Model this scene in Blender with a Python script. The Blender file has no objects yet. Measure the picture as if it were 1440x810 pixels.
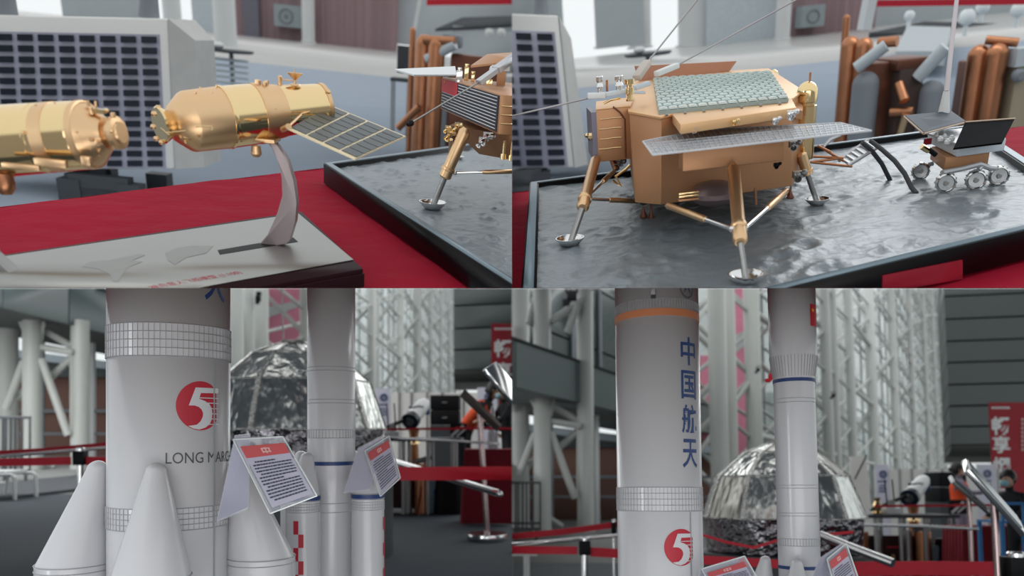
import bpy, bmesh, math, random
from mathutils import Vector, Matrix, noise
random.seed(7)
SC = bpy.context.scene
COL = SC.collection
V = Vector
R = math.radians
# ---------------------------------------------------------------- camera
F, CX, CY = 1100.0, 720.0, 600.0
CAM = V((0, 0, 1.35))
cd = bpy.data.cameras.new('camera'); cam = bpy.data.objects.new('camera', cd); COL.objects.link(cam)
cam.location = CAM; cam.rotation_euler = (R(90), 0, 0)
cd.sensor_fit = 'HORIZONTAL'; cd.sensor_width = 36; cd.lens = 36 * F / 1440
cd.shift_y = (CY - 405) / 1440
cd.clip_start = .05; cd.clip_end = 400
cd.dof.use_dof = True; cd.dof.focus_distance = 2.1; cd.dof.aperture_fstop = 2.7
SC.camera = cam
# ---------------------------------------------------------------- sky
w = bpy.data.worlds.new('overcast_sky'); SC.world = w; w.use_nodes = True
wn = w.node_tree; bg = wn.nodes['Background']
tc = wn.nodes.new('ShaderNodeTexCoord'); sp = wn.nodes.new('ShaderNodeSeparateXYZ')
cr = wn.nodes.new('ShaderNodeValToRGB'); mp = wn.nodes.new('ShaderNodeMapRange')
wn.links.new(tc.outputs['Generated'], sp.inputs[0]); wn.links.new(sp.outputs['Z'], mp.inputs['Value'])
mp.inputs['From Min'].default_value = -1; mp.inputs['From Max'].default_value = 1
wn.links.new(mp.outputs[0], cr.inputs[0]); wn.links.new(cr.outputs[0], bg.inputs[0])
e = cr.color_ramp.elements
e[0].position = .44; e[0].color = (.30, .30, .30, 1)
e[1].position = .50; e[1].color = (.92, .98, .99, 1)
n_ = e.new(1.0); n_.color = (1.0, 1.02, 1.04, 1)
bg.inputs[1].default_value = 0.95
SC.view_settings.view_transform = 'Standard'; SC.view_settings.look = 'None'
SC.view_settings.gamma = 1; SC.view_settings.use_curve_mapping = False
SC.view_settings.exposure = 0.0

def area(name, loc, target, size, sizey, power, color=(1, 1, 1)):
    l = bpy.data.lights.new(name, 'AREA'); l.shape = 'RECTANGLE'; l.size = size; l.size_y = sizey
    l.energy = power; l.color = color
    o = bpy.data.objects.new(name, l); COL.objects.link(o); o.location = loc
    o.rotation_euler = (V(target) - V(loc)).to_track_quat('-Z', 'Y').to_euler()
    return o
#LIGHTS
area('added_softbox', (-4.2, -.6, 1.0), (-.4, 2.4, 1.1), .5, 2.2, 34, (.93, .98, 1))  # area lamp added off frame at the left to light the rockets
area('added_softbox', (3.5, 4.5, 6.0), (.3, 2.2, 2.2), 3.0, 2.0, 60, (.95, .98, 1))  # unseen lamp added high on the right for the upper sets
area('added_softbox', (0, -2.6, .75), (0, 2.4, 1.9), 4.5, 1.4, 40, (1, .99, .98))  # unseen softbox added behind the camera as frontal fill
area('added_uplight', (-.5, .3, .25), (-.8, 2.2, 2.1), 1.2, .4, 6, (1, .99, .98))  # unseen uplights, one per lower view, added to lift the rocket tops
area('added_uplight', (.6, .3, .25), (.75, 2.5, 2.1), 1.2, .4, 6, (1, .99, .98))
area('added_hall_fill', (-11.5, 12.5, 4.6), (-11, 16, 1.5), 7, 3, 800, (1, 1, 1))  # unseen fill added to brighten the columns at the far left
area('added_hall_fill', (0, 5.4, 2.85), (0, 5.6, 0), 7, 1.2, 42, (1, .99, .97))  # this and the next: unseen fills added beneath the upper sets for the halls
area('added_hall_fill', (0, 11.5, 4.6), (0, 12, 0), 16, 3.5, 270, (1, .99, .97))
area('added_hall_fill', (0, 26, 9.5), (0, 27, 0), 36, 9, 1100, (.97, 1, 1))
area('added_hall_fill', (0, 62, 21), (0, 60, 0), 80, 22, 6000, (.97, 1, 1))
# ---------------------------------------------------------------- frames: the four views share one camera; each place stands level in its own frame
class Frame:
    def __init__(s, theta, vpx, hc, quad):
        t = R(theta); s.quad = quad; s.hc = hc
        if abs(theta) < 15: up = V((0, -math.sin(t), math.cos(t)))
        else: up = -V(((vpx - CX) / F, 1, -1 / math.tan(t)))
        up.normalize(); ex = V((1, 0, 0)); ex -= up * ex.dot(up); ex.normalize(); ey = up.cross(ex)
        s.Rm = Matrix((ex, ey, up)).transposed(); s.O = CAM - up * hc
        s.M = Matrix.Translation(s.O) @ s.Rm.to_4x4(); s.Ri = s.Rm.transposed()
    def P(s, px, py, x=None, y=None, z=None):
        d = s.Ri @ V(((px - CX) / F, 1, (CY - py) / F)); c = V((0, 0, s.hc))
        if z is not None: t = (z - s.hc) / d.z
        elif y is not None: t = y / d.y
        else: t = x / d.x
        return c + d * t
    def depth(s, p): return (s.M @ V(p)).y
    def m(s, p, px): return px * s.depth(p) / F
    def zat(s, b, py):
        b = V(b); w0 = s.M @ b - CAM; u = s.Rm.col[2]; k = (CY - py) / F
        return b.z + (k * w0.y - w0.z) / (u.z - k * u.y)
TL = Frame(26.3, 480, .5, (-1, 1)); TR = Frame(27, 960, .5, (1, 1))
BL = Frame(0, 0, 1.05, (-1, -1)); BR = Frame(-4.7, 0, 1.09, (1, -1))
INFO = {}
def c8(r, g, b):
    f = lambda x: (x / 255 / 12.92) if x / 255 <= .04045 else ((x / 255 + .055) / 1.055) ** 2.4
    return (f(r), f(g), f(b), 1)
MATS = {}
def M(name, rgb, rough=.5, metal=0, nz=(8, .06), bump=None, coat=0, alpha=1, trans=0, kind=None, coord='Object', spec=.5, emit=0):
    if name in MATS: return MATS[name]
    m = bpy.data.materials.new(name); m.use_nodes = True; nt = m.node_tree; b = nt.nodes['Principled BSDF']
    L = nt.links.new
    tc = nt.nodes.new('ShaderNodeTexCoord')
    col = c8(*rgb)
    b.inputs['Base Color'].default_value = col
    b.inputs['Roughness'].default_value = rough; b.inputs['Metallic'].default_value = metal
    b.inputs['Coat Weight'].default_value = coat; b.inputs['Coat Roughness'].default_value = .08
    b.inputs['Alpha'].default_value = alpha; b.inputs['Transmission Weight'].default_value = trans
    b.inputs['Specular IOR Level'].default_value = spec
    if nz:
        n = nt.nodes.new('ShaderNodeTexNoise'); n.inputs['Scale'].default_value = nz[0]; n.inputs['Detail'].default_value = 4
        L(tc.outputs[coord], n.inputs['Vector'])
        mx = nt.nodes.new('ShaderNodeMix'); mx.data_type = 'RGBA'
        a = nz[1]
        mx.inputs[6].default_value = tuple(max(0, x * (1 - a * 2)) for x in col[:3]) + (1,)
        mx.inputs[7].default_value = tuple(min(1, x * (1 + a * 2)) for x in col[:3]) + (1,)
        L(n.outputs['Fac'], mx.inputs[0]); L(mx.outputs[2], b.inputs['Base Color'])
    if bump:
        n2 = nt.nodes.new('ShaderNodeTexNoise'); n2.inputs['Scale'].default_value = bump[0]; n2.inputs['Detail'].default_value = 3
        if len(bump) > 3:
            mpn = nt.nodes.new('ShaderNodeMapping'); mpn.inputs['Scale'].default_value = bump[3]
            L(tc.outputs[coord], mpn.inputs[0]); L(mpn.outputs[0], n2.inputs['Vector'])
        else: L(tc.outputs[coord], n2.inputs['Vector'])
        bp = nt.nodes.new('ShaderNodeBump'); bp.inputs['Strength'].default_value = bump[1]; bp.inputs['Distance'].default_value = bump[2]
        L(n2.outputs['Fac'], bp.inputs['Height']); L(bp.outputs[0], b.inputs['Normal'])
    if emit:
        b.inputs['Emission Color'].default_value = col; b.inputs['Emission Strength'].default_value = emit
    if kind == 'brick':
        k = nt.nodes.new('ShaderNodeTexBrick'); L(tc.outputs['Object'], k.inputs[0])
        k.inputs['Scale'].default_value = 3
        k.inputs['Color1'].default_value = col; k.inputs['Color2'].default_value = tuple(x * .8 for x in col[:3]) + (1,)
        k.inputs['Mortar'].default_value = tuple(x * .6 for x in col[:3]) + (1,)
        L(k.outputs[0], b.inputs['Base Color'])
    MATS[name] = m; return m
gold = M('polished_gold', (236, 208, 158), .12, 1, (3, .03), (6, .05, .01))
goldsat = M('satin_gold', (224, 188, 146), .36, 1, (5, .04), (300, .05, .001))
goldbuff = M('gold_paint', (180, 134, 98), .45, .55, (4, .03))
goldlid = M('pale_gold_paint', (226, 182, 134), .42, .45, (4, .03))
copper = M('copper', (176, 122, 90), .35, 1, (4, .15), (8, .1, .02))
bronze = M('dark_copper', (104, 66, 52), .4, .7, (4, .2))
chrome = M('chrome', (225, 225, 225), .16, 1, (5, .03))
steel = M('brushed_steel', (158, 158, 155), .42, 1, (4, .05), (60, .04, .002, (1, 12, 1)))
dsteel = M('dull_steel', (150, 150, 150), .4, .9, (8, .06))
silverpaint = M('silver_paint', (190, 192, 196), .35, .4, (9, .04))
white = M('white_paint', (214, 216, 216), .45, 0, (2, .02))
whiteg = M('white_gloss', (198, 198, 202), .25, 0, (3, .01), coat=.25)
reliefshade = M('rocket_relief_shade', (160, 160, 164), .4, 0, (30, .03))  # greyer than the rocket white: the shading of raised lines put into colour
palegrey = M('pale_grey', (178, 186, 190), .5, 0, (2, .03))
grey = M('mid_grey', (120, 126, 132), .6, 0, (2, .05))
dgrey = M('dark_grey', (58, 62, 66), .6, 0, (2, .08))
black = M('black_plastic', (14, 15, 18), .55, 0, (5, .1), spec=.2)
blackm = M('black_gloss', (10, 8, 11), .4, 0, (5, .1), spec=.2)
wood = M('dark_wood', (36, 14, 20), .5, 0, (10, .1), spec=.12)
redcloth = M('red_cloth', (146, 12, 40), .85, 0, (3, .09), (7, .5, .03), spec=.12)
redtape = M('red_tape', (190, 16, 42), .6, 0, (20, .05), (200, .1, .001))
redpaint = M('red_paint', (176, 28, 48), .5, 0, (10, .03))
bluepaint = M('navy_paint', (28, 58, 112), .45, 0, (10, .04))
orangepaint = M('orange_band_paint', (200, 126, 84), .5, 0, (10, .03))
lunar = M('lunar_surface', (112, 121, 127), .36, .1, (7, .15), (30, .6, .008))
cell = M('solar_cell', (20, 26, 40), .4, 0, (20, .1), spec=.3)
cellg = M('solar_cell_grey', (66, 74, 76), .4, 0, (40, .2), spec=.4)
cream = M('cream_frame', (222, 205, 170), .4, .2, (10, .04))
whitebox = M('white_board', (218, 217, 213), .5, 0, (1, .03))
flagyel = M('flag_yellow', (240, 200, 60), .5, 0, (10, .03))

class MB:
    def __init__(s): s.v = []; s.f = []
    def add(s, vs, fs):
        o = len(s.v); s.v += [V(v) for v in vs]; s.f += [tuple(i + o for i in f) for f in fs]; return s
    def hexa(s, p):  # 8 points: bottom 4, top 4
        return s.add(p, [(3, 2, 1, 0), (4, 5, 6, 7), (0, 1, 5, 4), (1, 2, 6, 5), (2, 3, 7, 6), (3, 0, 4, 7)])
    def box(s, c, d, rz=0, ax=None):
        c = V(c); a = ax or (V((math.cos(rz), math.sin(rz), 0)), V((-math.sin(rz), math.cos(rz), 0)), V((0, 0, 1)))
        x, y, z = (a[i] * d[i] / 2 for i in range(3))
        return s.hexa([c - x - y - z, c + x - y - z, c + x + y - z, c - x + y - z, c - x - y + z, c + x - y + z, c + x + y + z, c - x + y + z])
    def prism(s, poly, vec):
        n = len(poly); vec = V(vec); p = [V(q) for q in poly]
        return s.add(p + [q + vec for q in p], [tuple(range(n))[::-1], tuple(range(n, 2 * n))] + [(i, (i + 1) % n, n + (i + 1) % n, n + i) for i in range(n)])
    def loft(s, a, b):
        n = len(a)
        return s.add(list(a) + list(b), [tuple(range(n))[::-1], tuple(range(n, 2 * n))] + [(i, (i + 1) % n, n + (i + 1) % n, n + i) for i in range(n)])
    def rings(s, rs, caps=True, closed=False):
        n = len(rs[0]); o = len(s.v); fs = []
        k = len(rs)
        for j in range(k - (0 if closed else 1)):
            for i in range(n):
                a, b = j * n, ((j + 1) % k) * n
                fs.append((a + i, a + (i + 1) % n, b + (i + 1) % n, b + i))
        if caps and not closed: fs += [tuple(range(n))[::-1], tuple(range((k - 1) * n, k * n))]
        return s.add([p for r in rs for p in r], fs)
    def lathe(s, p, q, prof, n=24):
        """prof: (t, r): t 0..1 along p-q"""
        p = V(p); q = V(q); a = (q - p).normalized(); u = a.orthogonal().normalized(); w_ = a.cross(u)
        return s.rings([[p + (q - p) * t + (u * math.cos(2 * math.pi * i / n) + w_ * math.sin(2 * math.pi * i / n)) * max(r, 1e-5) for i in range(n)] for t, r in prof])
    def tube(s, p, q, r, r2=None, n=12): return s.lathe(p, q, [(0, r), (1, r if r2 is None else r2)], n)
    def path(s, pts, r, n=8):
        pts = [V(p) for p in pts]; rs = []; u = None
        for i, p in enumerate(pts):
            a = (pts[min(i + 1, len(pts) - 1)] - pts[max(i - 1, 0)]).normalized()
            u = (u - a * u.dot(a)).normalized() if u else a.orthogonal().normalized()
            w_ = a.cross(u); rr = r[i] if isinstance(r, (list, tuple)) else r
            rs.append([p + (u * math.cos(2 * math.pi * k / n) + w_ * math.sin(2 * math.pi * k / n)) * rr for k in range(n)])
        return s.rings(rs)
    def sphere(s, c, r, n=16, sc=(1, 1, 1)):
        rs = []
        for j in range(1, n // 2):
            th = math.pi * j / (n // 2)
            rs.append([V(c) + V((r * sc[0] * math.sin(th) * math.cos(2 * math.pi * i / n), r * sc[1] * math.sin(th) * math.sin(2 * math.pi * i / n), -r * sc[2] * math.cos(th))) for i in range(n)])
        return s.rings(rs)
    def slab(s, quad, t):  # flat quad given a thickness along its normal
        q = [V(p) for p in quad]; n = (q[1] - q[0]).cross(q[-1] - q[0]).normalized() * t
        return s.prism(q, n)
    def torus(s, c, ax, R_, r, n=32, k=6):
        c = V(c); a = V(ax).normalized(); u = a.orthogonal().normalized(); w_ = a.cross(u); rs = []
        for i in range(n):
            d = u * math.cos(2 * math.pi * i / n) + w_ * math.sin(2 * math.pi * i / n)
            rs.append([c + d * (R_ + r * math.cos(2 * math.pi * j / k)) + a * r * math.sin(2 * math.pi * j / k) for j in range(k)])
        return s.rings(rs, closed=True)
    def bar(s, p, q, w1, h, up=(0, 0, 1)):
        p = V(p); q = V(q); a = (q - p).normalized(); u = V(up); x = a.cross(u)
        if x.length < 1e-4: x = a.orthogonal()
        x.normalize(); y = x.cross(a)
        return s.box((p + q) / 2, ((q - p).length, w1, h), ax=(a, x, y))
    def mesh(s, name, Linv, bevel=0, smooth=True, ang=.6):
        me = bpy.data.meshes.new(name); me.from_pydata([Linv @ v for v in s.v], [], s.f)
        bm = bmesh.new(); bm.from_mesh(me); bmesh.ops.recalc_face_normals(bm, faces=bm.faces)
        if bevel: bmesh.ops.bevel(bm, geom=[e_ for e_ in bm.edges if e_.is_manifold and e_.calc_face_angle(0) > .5], offset=bevel, segments=2, affect='EDGES', profile=.5)
        bm.to_mesh(me); bm.free()
        if smooth:
            me.shade_smooth(); me.set_sharp_from_angle(angle=ang)
        return me
    def build(s, name, mat, parent, label=None, kind=None, **kw):
        fr, Li = INFO[parent.name]
        me = s.mesh(name, Li, **kw); me.materials.append(mat)
        o = bpy.data.objects.new(name, me); COL.objects.link(o); o.parent = parent; INFO[o.name] = (fr, Li)
        if label: o['label'] = label
        if kind: o['kind'] = kind
        return o
    def single(s, name, mat, fr, label=None, cat=None, group=None, kind=None, **kw):
        lo = [min(v[i] for v in s.v) for i in range(3)]; hi = [max(v[i] for v in s.v) for i in range(3)]
        org = V(((lo[0] + hi[0]) / 2, (lo[1] + hi[1]) / 2, lo[2]))
        me = s.mesh(name, Matrix.Translation(-org), **kw); me.materials.append(mat)
        o = bpy.data.objects.new(name, me); COL.objects.link(o); o.matrix_world = fr.M @ Matrix.Translation(org)
        INFO[o.name] = (fr, Matrix.Translation(-org))
        if kind: o['kind'] = kind
        if kind != 'structure': o['label'] = label; o['category'] = cat
        if group: o['group'] = group
        return o
def thing(name, fr, loc, label=None, cat=None, group=None, kind=None, rz=0):
    o = bpy.data.objects.new(name, None); COL.objects.link(o); o.empty_display_size = .05
    L = Matrix.Translation(V(loc)) @ Matrix.Rotation(rz, 4, 'Z'); o.matrix_world = fr.M @ L
    INFO[o.name] = (fr, L.inverted())
    if label: o['label'] = label
    if cat: o['category'] = cat
    if group: o['group'] = group
    if kind: o['kind'] = kind
    return o
def kids(o): return [c for c in COL.objects if c.parent == o]
def text2d(body, size=1, bold=0, xs=1, shear=0):
    cu = bpy.data.curves.new('lettering', 'FONT'); cu.body = body; cu.size = size; cu.offset = bold; cu.align_x = 'CENTER'; cu.resolution_u = 3; cu.shear = shear
    o = bpy.data.objects.new('lettering', cu); COL.objects.link(o)
    dg = bpy.context.evaluated_depsgraph_get(); me = o.evaluated_get(dg).to_mesh()
    vs = [V((v.co.x * xs, v.co.y, 0)) for v in me.vertices]; fs = [tuple(p.vertices) for p in me.polygons]
    o.evaluated_get(dg).to_mesh_clear(); bpy.data.objects.remove(o); bpy.data.curves.remove(cu)
    return vs, fs
def text_on(mb, body, c, ux, uy, size, width=None, bold=0, xs=1, off=.0006):
    """flat lettering centred at c in the plane ux, uy"""
    vs, fs = text2d(body, 1, bold, xs)
    if not vs: return
    x0 = min(v.x for v in vs); x1 = max(v.x for v in vs); y0 = min(v.y for v in vs); y1 = max(v.y for v in vs)
    k = size / max(y1 - y0, 1e-6); kx = k if width is None else width / (x1 - x0)
    ux = V(ux).normalized(); uy = V(uy).normalized(); n = ux.cross(uy).normalized() * off; c = V(c)
    mb.add([c + ux * ((v.x - (x0 + x1) / 2) * kx) + uy * ((v.y - (y0 + y1) / 2) * k) + n for v in vs], fs)
def wrap2d(vs, fs, Cx, Cy, Rr, a0, z0, step=.012):
    bm = bmesh.new(); bv = [bm.verts.new(v) for v in vs]
    for f in fs:
        try: bm.faces.new([bv[i] for i in f])
        except ValueError: pass
    x0 = min(v.x for v in vs); x1 = max(v.x for v in vs); x = x0 + step
    while x < x1:
        bmesh.ops.bisect_plane(bm, geom=bm.verts[:] + bm.edges[:] + bm.faces[:], plane_co=(x, 0, 0), plane_no=(1, 0, 0)); x += step
    bm.verts.index_update(); out = []
    for v in bm.verts:
        a = a0 + v.co.x / Rr; out.append(V((Cx + Rr * math.sin(a), Cy - Rr * math.cos(a), z0 + v.co.y)))
    ff = [tuple(v.index for v in f.verts) for f in bm.faces]; bm.free()
    return out, ff
def lerp(a, b, t): return a + (b - a) * t
def quadpt(q, u, v): return lerp(lerp(q[0], q[1], u), lerp(q[3], q[2], u), v)
# ================================================================ shared builders for the two upper tabletop views
FZ = -.85
def lunar_tray(fr, rim, zt, label, drop=0):
    """rim: 4 corner points at height zt (back-left, front-left, front-right, back-right)"""
    c = sum(rim, V()) / 4
    t = thing('display_tray', fr, (c.x, c.y, -drop), label, 'tray')
    w_ = .03
    inn = []
    for i, p in enumerate(rim):
        a = (rim[i - 1] - p).normalized(); b = (rim[(i + 1) % 4] - p).normalized(); s_ = abs(a.cross(b).z)
        inn.append(p + (a + b) * w_ / s_)
    dz = V((0, 0, zt + drop)); D = V((0, 0, 1))
    for i in range(4):
        j = (i + 1) % 4
        a, b, ai, bi = rim[i], rim[j], inn[i], inn[j]
        MB().hexa([a - dz, b - dz, bi - dz, ai - dz, a, b, bi, ai]).build('side_board', blackm, t)
        a2, b2 = lerp(a, ai, .15), lerp(b, bi, .15); ai2, bi2 = lerp(a, ai, .85), lerp(b, bi, .85)
        MB().hexa([a2, b2, bi2, ai2] + [q + D * .003 for q in (a2, b2, bi2, ai2)]).build('rim', M('tray_rim', (112, 128, 138), .35, .3, (8, .05)), t)
    n = 150; vs = []; fs = []; crat = [(random.random(), random.random(), random.uniform(.008, .035)) for _ in range(170)]
    for j in range(n + 1):
        for i in range(n + 1):
            u, v = i / n, j / n; p = quadpt(inn, v, u); q = V((p.x * 9, p.y * 9, 0))
            h = noise.fractal(q, 1, 2.0, 4) * .0022 + noise.noise(q * 4.1) * .0012
            for cx, cy, cr_ in crat:
                d2 = ((u - cx) ** 2 + (v - cy) ** 2) ** .5 / cr_
                if d2 < 1.6: h += .0032 * (math.exp(-((d2 - 1) / .28) ** 2) - .8 * math.exp(-(d2 / .7) ** 2))
            vs.append(p - D * (.016) + D * h)
    for j in range(n):
        for i in range(n):
            a = j * (n + 1) + i; fs.append((a, a + 1, a + n + 2, a + n + 1))
    MB().add(vs, fs).build('lunar_surface', lunar, t, ang=3)
    return t
def foot_dish(mb, c, r):
    c = V(c)
    mb.lathe(c, c + V((0, 0, r * .55)), [(0, r * .5), (.12, r * .62), (.8, r * .98), (1, r), (1, r * .93), (.75, r * .88), (.3, r * .55), (.25, 1e-4)], 28)
def leg_asm(t, fr, top, mid, foot, rg, rs, fz, fr_r, name='leg'):
    """gold upper strut, silver lower rod, dished foot"""
    top, mid, foot = V(top), V(mid), V(foot)
    d = (mid - top)
    l = MB().lathe(top, mid, [(0, rg * .55), (.06, rg * .9), (.08, rg), (.78, rg), (.8, rg * 1.25), (.84, rg * 1.25), (.85, rg * 1.05), (.97, rg * 1.1), (1, rg * .8)], 20).build(name, goldsat, t)
    MB().tube(mid, foot + V((0, 0, .004)), rs, n=14).build('rod', dsteel, l)
    f_ = MB(); foot_dish(f_, foot, fr_r); f_.build('foot_pad', chrome, l)
    return l
def strut(t, a, b, r, frac=.6, name='strut'):
    a, b = V(a), V(b); m_ = lerp(a, b, frac)
    o = MB().lathe(a, m_, [(0, r * .7), (.04, r), (.96, r), (1, r * .8)], 12).build(name, goldsat, t)
    MB().tube(m_, b, r * .6, n=10).sphere(b, r * 1.1, 10).build('rod', chrome, o)
def thruster(t, fr, px, py, y, s, d=(-.3, -1, -.2), mat=None):
    p = fr.P(px, py, y=y); r = fr.m(p, s); d = V(d).normalized()
    MB().lathe(p - d * r, p + d * r * 1.1, [(0, r * .5), (.4, r * .55), (.5, r * .25), (1, r * .6), (1, r * .5), (.6, r * .15)], 14).box(p - d * r * .8, (r * 1.5, r, r)).sphere(p + V((r, 0, r * .5)), r * .5, 10).build('thruster', mat or chrome, t)

def table(fr, pts, label):
    """cloth-covered table, pts = top outline on z=0, counter-clockwise, back edge first two"""
    n = 60; vs = []; fs = []
    for j in range(n + 1):
        for i in range(n + 1):
            p = quadpt(pts, i / n, j / n); q = V((p.x * 2.5, p.y * 5, 1.7))
            h = noise.noise(q) * .005 + .003 * noise.noise(q * 2.3)
            vs.append(p + V((0, 0, -.006 + h)))
    for j in range(n):
        for i in range(n):
            a = j * (n + 1) + i; fs.append((a, a + 1, a + n + 2, a + n + 1))
    mb = MB().add(vs, fs)
    c = sum(pts, V()) / 4
    t = thing('display_table', fr, (c.x, c.y, FZ), label, 'table')
    # hanging skirt with folds on back and sides
    for (a, b) in ((pts[1], pts[0]), (pts[0], pts[3]), (pts[2], pts[1])):
        k = 80; r0 = []; r1 = []; nn = (b - a).cross(V((0, 0, 1))).normalized()
        for i in range(k + 1):
            p = lerp(a, b, i / k); r0.append(p + V((0, 0, -.004))); r1.append(p + nn * (.012 * math.sin(i * 1.1) - .02) + V((0, 0, -.8)))
        mb.add(r0 + r1, [(i, i + 1, k + 2 + i, k + 1 + i) for i in range(k)])
    mb.build('tablecloth', redcloth, t, ang=1.2)
    MB().prism([lerp(p, c, .02) + V((0, 0, -.04)) for p in pts], (0, 0, .025)).build('tabletop', M('plywood', (150, 120, 84), .6), t)
    for p in pts:
        q = lerp(p, c, .08); MB().box((q.x, q.y, (FZ - .04) / 2), (.05, .05, abs(FZ) - .04)).build('leg', dsteel, t)
    return t

def solar_box(fr, face, depth, cols, rows, label, side=True):
    """big white satellite mock-up: face = 4 pts (TL,TR,BR,BL) of the front, grid of dark cells"""
    c = (face[2] + face[3]) / 2
    t = thing('satellite_mockup', fr, (c.x, c.y, FZ), label, 'satellite model')
    ex = (face[1] - face[0]); up = face[0] - face[3]
    nrm = ex.cross(up).normalized()
    if nrm.y > 0: nrm = -nrm
    bk = -nrm * depth
    k = .16
    MB().prism(face, bk).build('body', whitebox, t, bevel=.02)
    # chamfered shoulder on the right
    a, b = face[1], face[2]
    exn = ex.normalized()
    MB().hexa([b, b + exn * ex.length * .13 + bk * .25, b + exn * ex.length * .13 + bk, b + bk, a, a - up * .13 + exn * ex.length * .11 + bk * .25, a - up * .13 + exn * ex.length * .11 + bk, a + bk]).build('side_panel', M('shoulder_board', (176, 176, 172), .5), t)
    gw = .07; top = .10
    q = [quadpt([face[0], face[1], face[2], face[3]], u, v) + nrm * .012 for u, v in ((0.0, top), (.955, top), (.955, .99), (0.0, .99))]
    MB().slab([p - nrm * .008 for p in q], .006).build('cell_board', M('cell_board', (160, 160, 176), .5), t)
    for j in range(rows):
        for i in range(cols):
            g = .1 if i != 4 else .2
            u0, u1 = (i + .14) / cols, (i + .86) / cols; v0, v1 = (j + .2) / rows, (j + .8) / rows
            pq = [quadpt(q, u, v) for u, v in ((u0, v0), (u1, v0), (u1, v1), (u0, v1))]
            MB().prism(pq, nrm * .01).build('solar_cell', cell, t, smooth=False)
    for u in (.13, .87):
        p = quadpt([face[0], face[1]] * 2, u, 0); p = lerp(face[0], face[1], u) + bk * .2
        MB().tube(p, p + up.normalized() * .18, .07, .05, 12).build('knob', grey, t)
    # dark trestle under the box
    zb = min(p.z for p in face)
    m0 = lerp(face[3], face[2], .45); m1 = lerp(face[3], face[2], .76)
    for m_ in (m0, m1, m0 + bk, m1 + bk): MB().bar((m_.x, m_.y, zb), (m_.x, m_.y, FZ), .16, .12, up=(0, 1, 0)).build('trestle_leg', dgrey, t)
    for h in (.25, .8):
        z = FZ + (zb - FZ) * h
        MB().bar((m0.x, m0.y, z), (m1.x, m1.y, z), .1, .14).build('trestle_beam', dgrey, t); MB().bar((m0.x, m0.y, z), (m0.x + bk.x, m0.y + bk.y, z), .1, .12).build('trestle_beam', dgrey, t)
    return t
# ================================================================ upper left view: gold spacecraft on a red table
fr = TL
Q = lambda px, py, z: fr.P(px, py, z=z)
YW = fr.P(440, 60, z=FZ).y
def hall(fr, sgn, items):
    pass
# floor
a = [Q(-60, 420, FZ), Q(740, 420, FZ), Q(740, 98, FZ), Q(-60, 98, FZ)]
yc = Q(440, 97, FZ).y; ye = YW
x0 = fr.P(-120, 97, y=yc).x; x1 = fr.P(760, 97, y=yc).x
MB().prism([V((x0, 1.2, FZ)), V((x1, 1.2, FZ)), V((x1, yc, FZ)), V((x0, yc, FZ))], (0, 0, -.02)).single('floor', M('grey_carpet_top', (158, 170, 184), .85, 0, (1.5, .04)), fr, kind='structure')
MB().prism([V((x0 * 2, yc, FZ)), V((x1 * 3, yc, FZ)), V((x1 * 3, ye + 2, FZ)), V((x0 * 2, ye + 2, FZ))], (0, 0, -.02)).single('floor', M('pale_tile_top', (205, 203, 200), .25, 0, (.5, .05)), fr, kind='structure')
def wall_px(fr, px0, px1, row0, row1, yv, mat, name='wall_back', kind='structure', thick=.3, **kw):
    """upright slab at distance yv spanning image columns px0..px1, rows row0 (top)..row1 (bottom)"""
    p = [fr.P(px0, row0, y=yv), fr.P(px1, row0, y=yv), fr.P(px1, row1, y=yv), fr.P(px0, row1, y=yv)]
    zt = max(p[0].z, p[1].z); zb = min(p[2].z, p[3].z); xa = (p[0].x + p[3].x) / 2; xb = (p[1].x + p[2].x) / 2
    mb = MB().box(((xa + xb) / 2, yv + thick / 2, (zt + zb) / 2), (xb - xa, thick, zt - zb))
    if kind is None: return mb
    return mb.single(name, mat, fr, kind=kind, **kw)
brickT = M('far_brick', (158, 132, 136), .8, 0, (.6, .1), kind='brick')
wall_px(fr, 325, 560, -80, 62, YW, brickT)
wall_px(fr, 84, 215, -80, 62, YW, palegrey)
wall_px(fr, 268, 325, -80, 62, YW + .5, M('hall_wall_pale', (196, 206, 212), .5))
wall_px(fr, 340, 362, -80, 50, YW - .4, M('dark_doorway', (112, 110, 122), .6), 'door_1')
wall_px(fr, 560, 760, -80, 62, YW + 1, palegrey)
def column(fr, px, row, r_px, label=None, h=None, mat=None, group=None, yv=None):
    b = fr.P(px, row, z=FZ) if yv is None else V((fr.P(px, row, y=yv).x, yv, FZ))
    r = fr.m(b, r_px); top = fr.zat(b, -60)
    MB().lathe(b, b + V((0, 0, top - FZ)), [(0, r * 1.15), (.02, r * 1.15), (.021, r), (1, r)], 24).single('column', mat or white, fr, label, 'column', group)
column(fr, 434, 60, 9, 'slim white hall column against the brick wall beside the wall unit, upper left view')
column(fr, 318, 64, 15, 'broad white hall column left of the dark doorway, upper left view')
column(fr, 246, 66, 12, 'white hall column rising behind the satellite box corner, upper left view')
# air conditioner on the wall
t = thing('wall_unit', fr, fr.P(402, 38, y=YW - .5), 'grey box unit with a round fan on the brick wall', 'air conditioner')
wall_px(fr, 385, 424, 9, 36, YW - .8, None, kind=None, thick=.8).build('housing', M('unit_grey', (150, 160, 164), .5), t)
p = fr.P(402, 23, y=YW - .82); r = fr.m(p, 9)
MB().torus(p, (0, 1, 0), r, r * .12).lathe(p, p + V((0, -.06, 0)), [(0, r * .3), (1, r * .3)]).build('fan', grey, t)
# satellite mock-up behind
yb = Q(130, 284, FZ).y
face = [fr.P(-38, 20, y=yb), fr.P(236, 26, y=yb), fr.P(246, 238, y=yb), fr.P(-22, 238, y=yb)]
solar_box(fr, face, .5, 9, 13, 'white satellite box covered in dark solar cells behind the left spacecraft')
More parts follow.
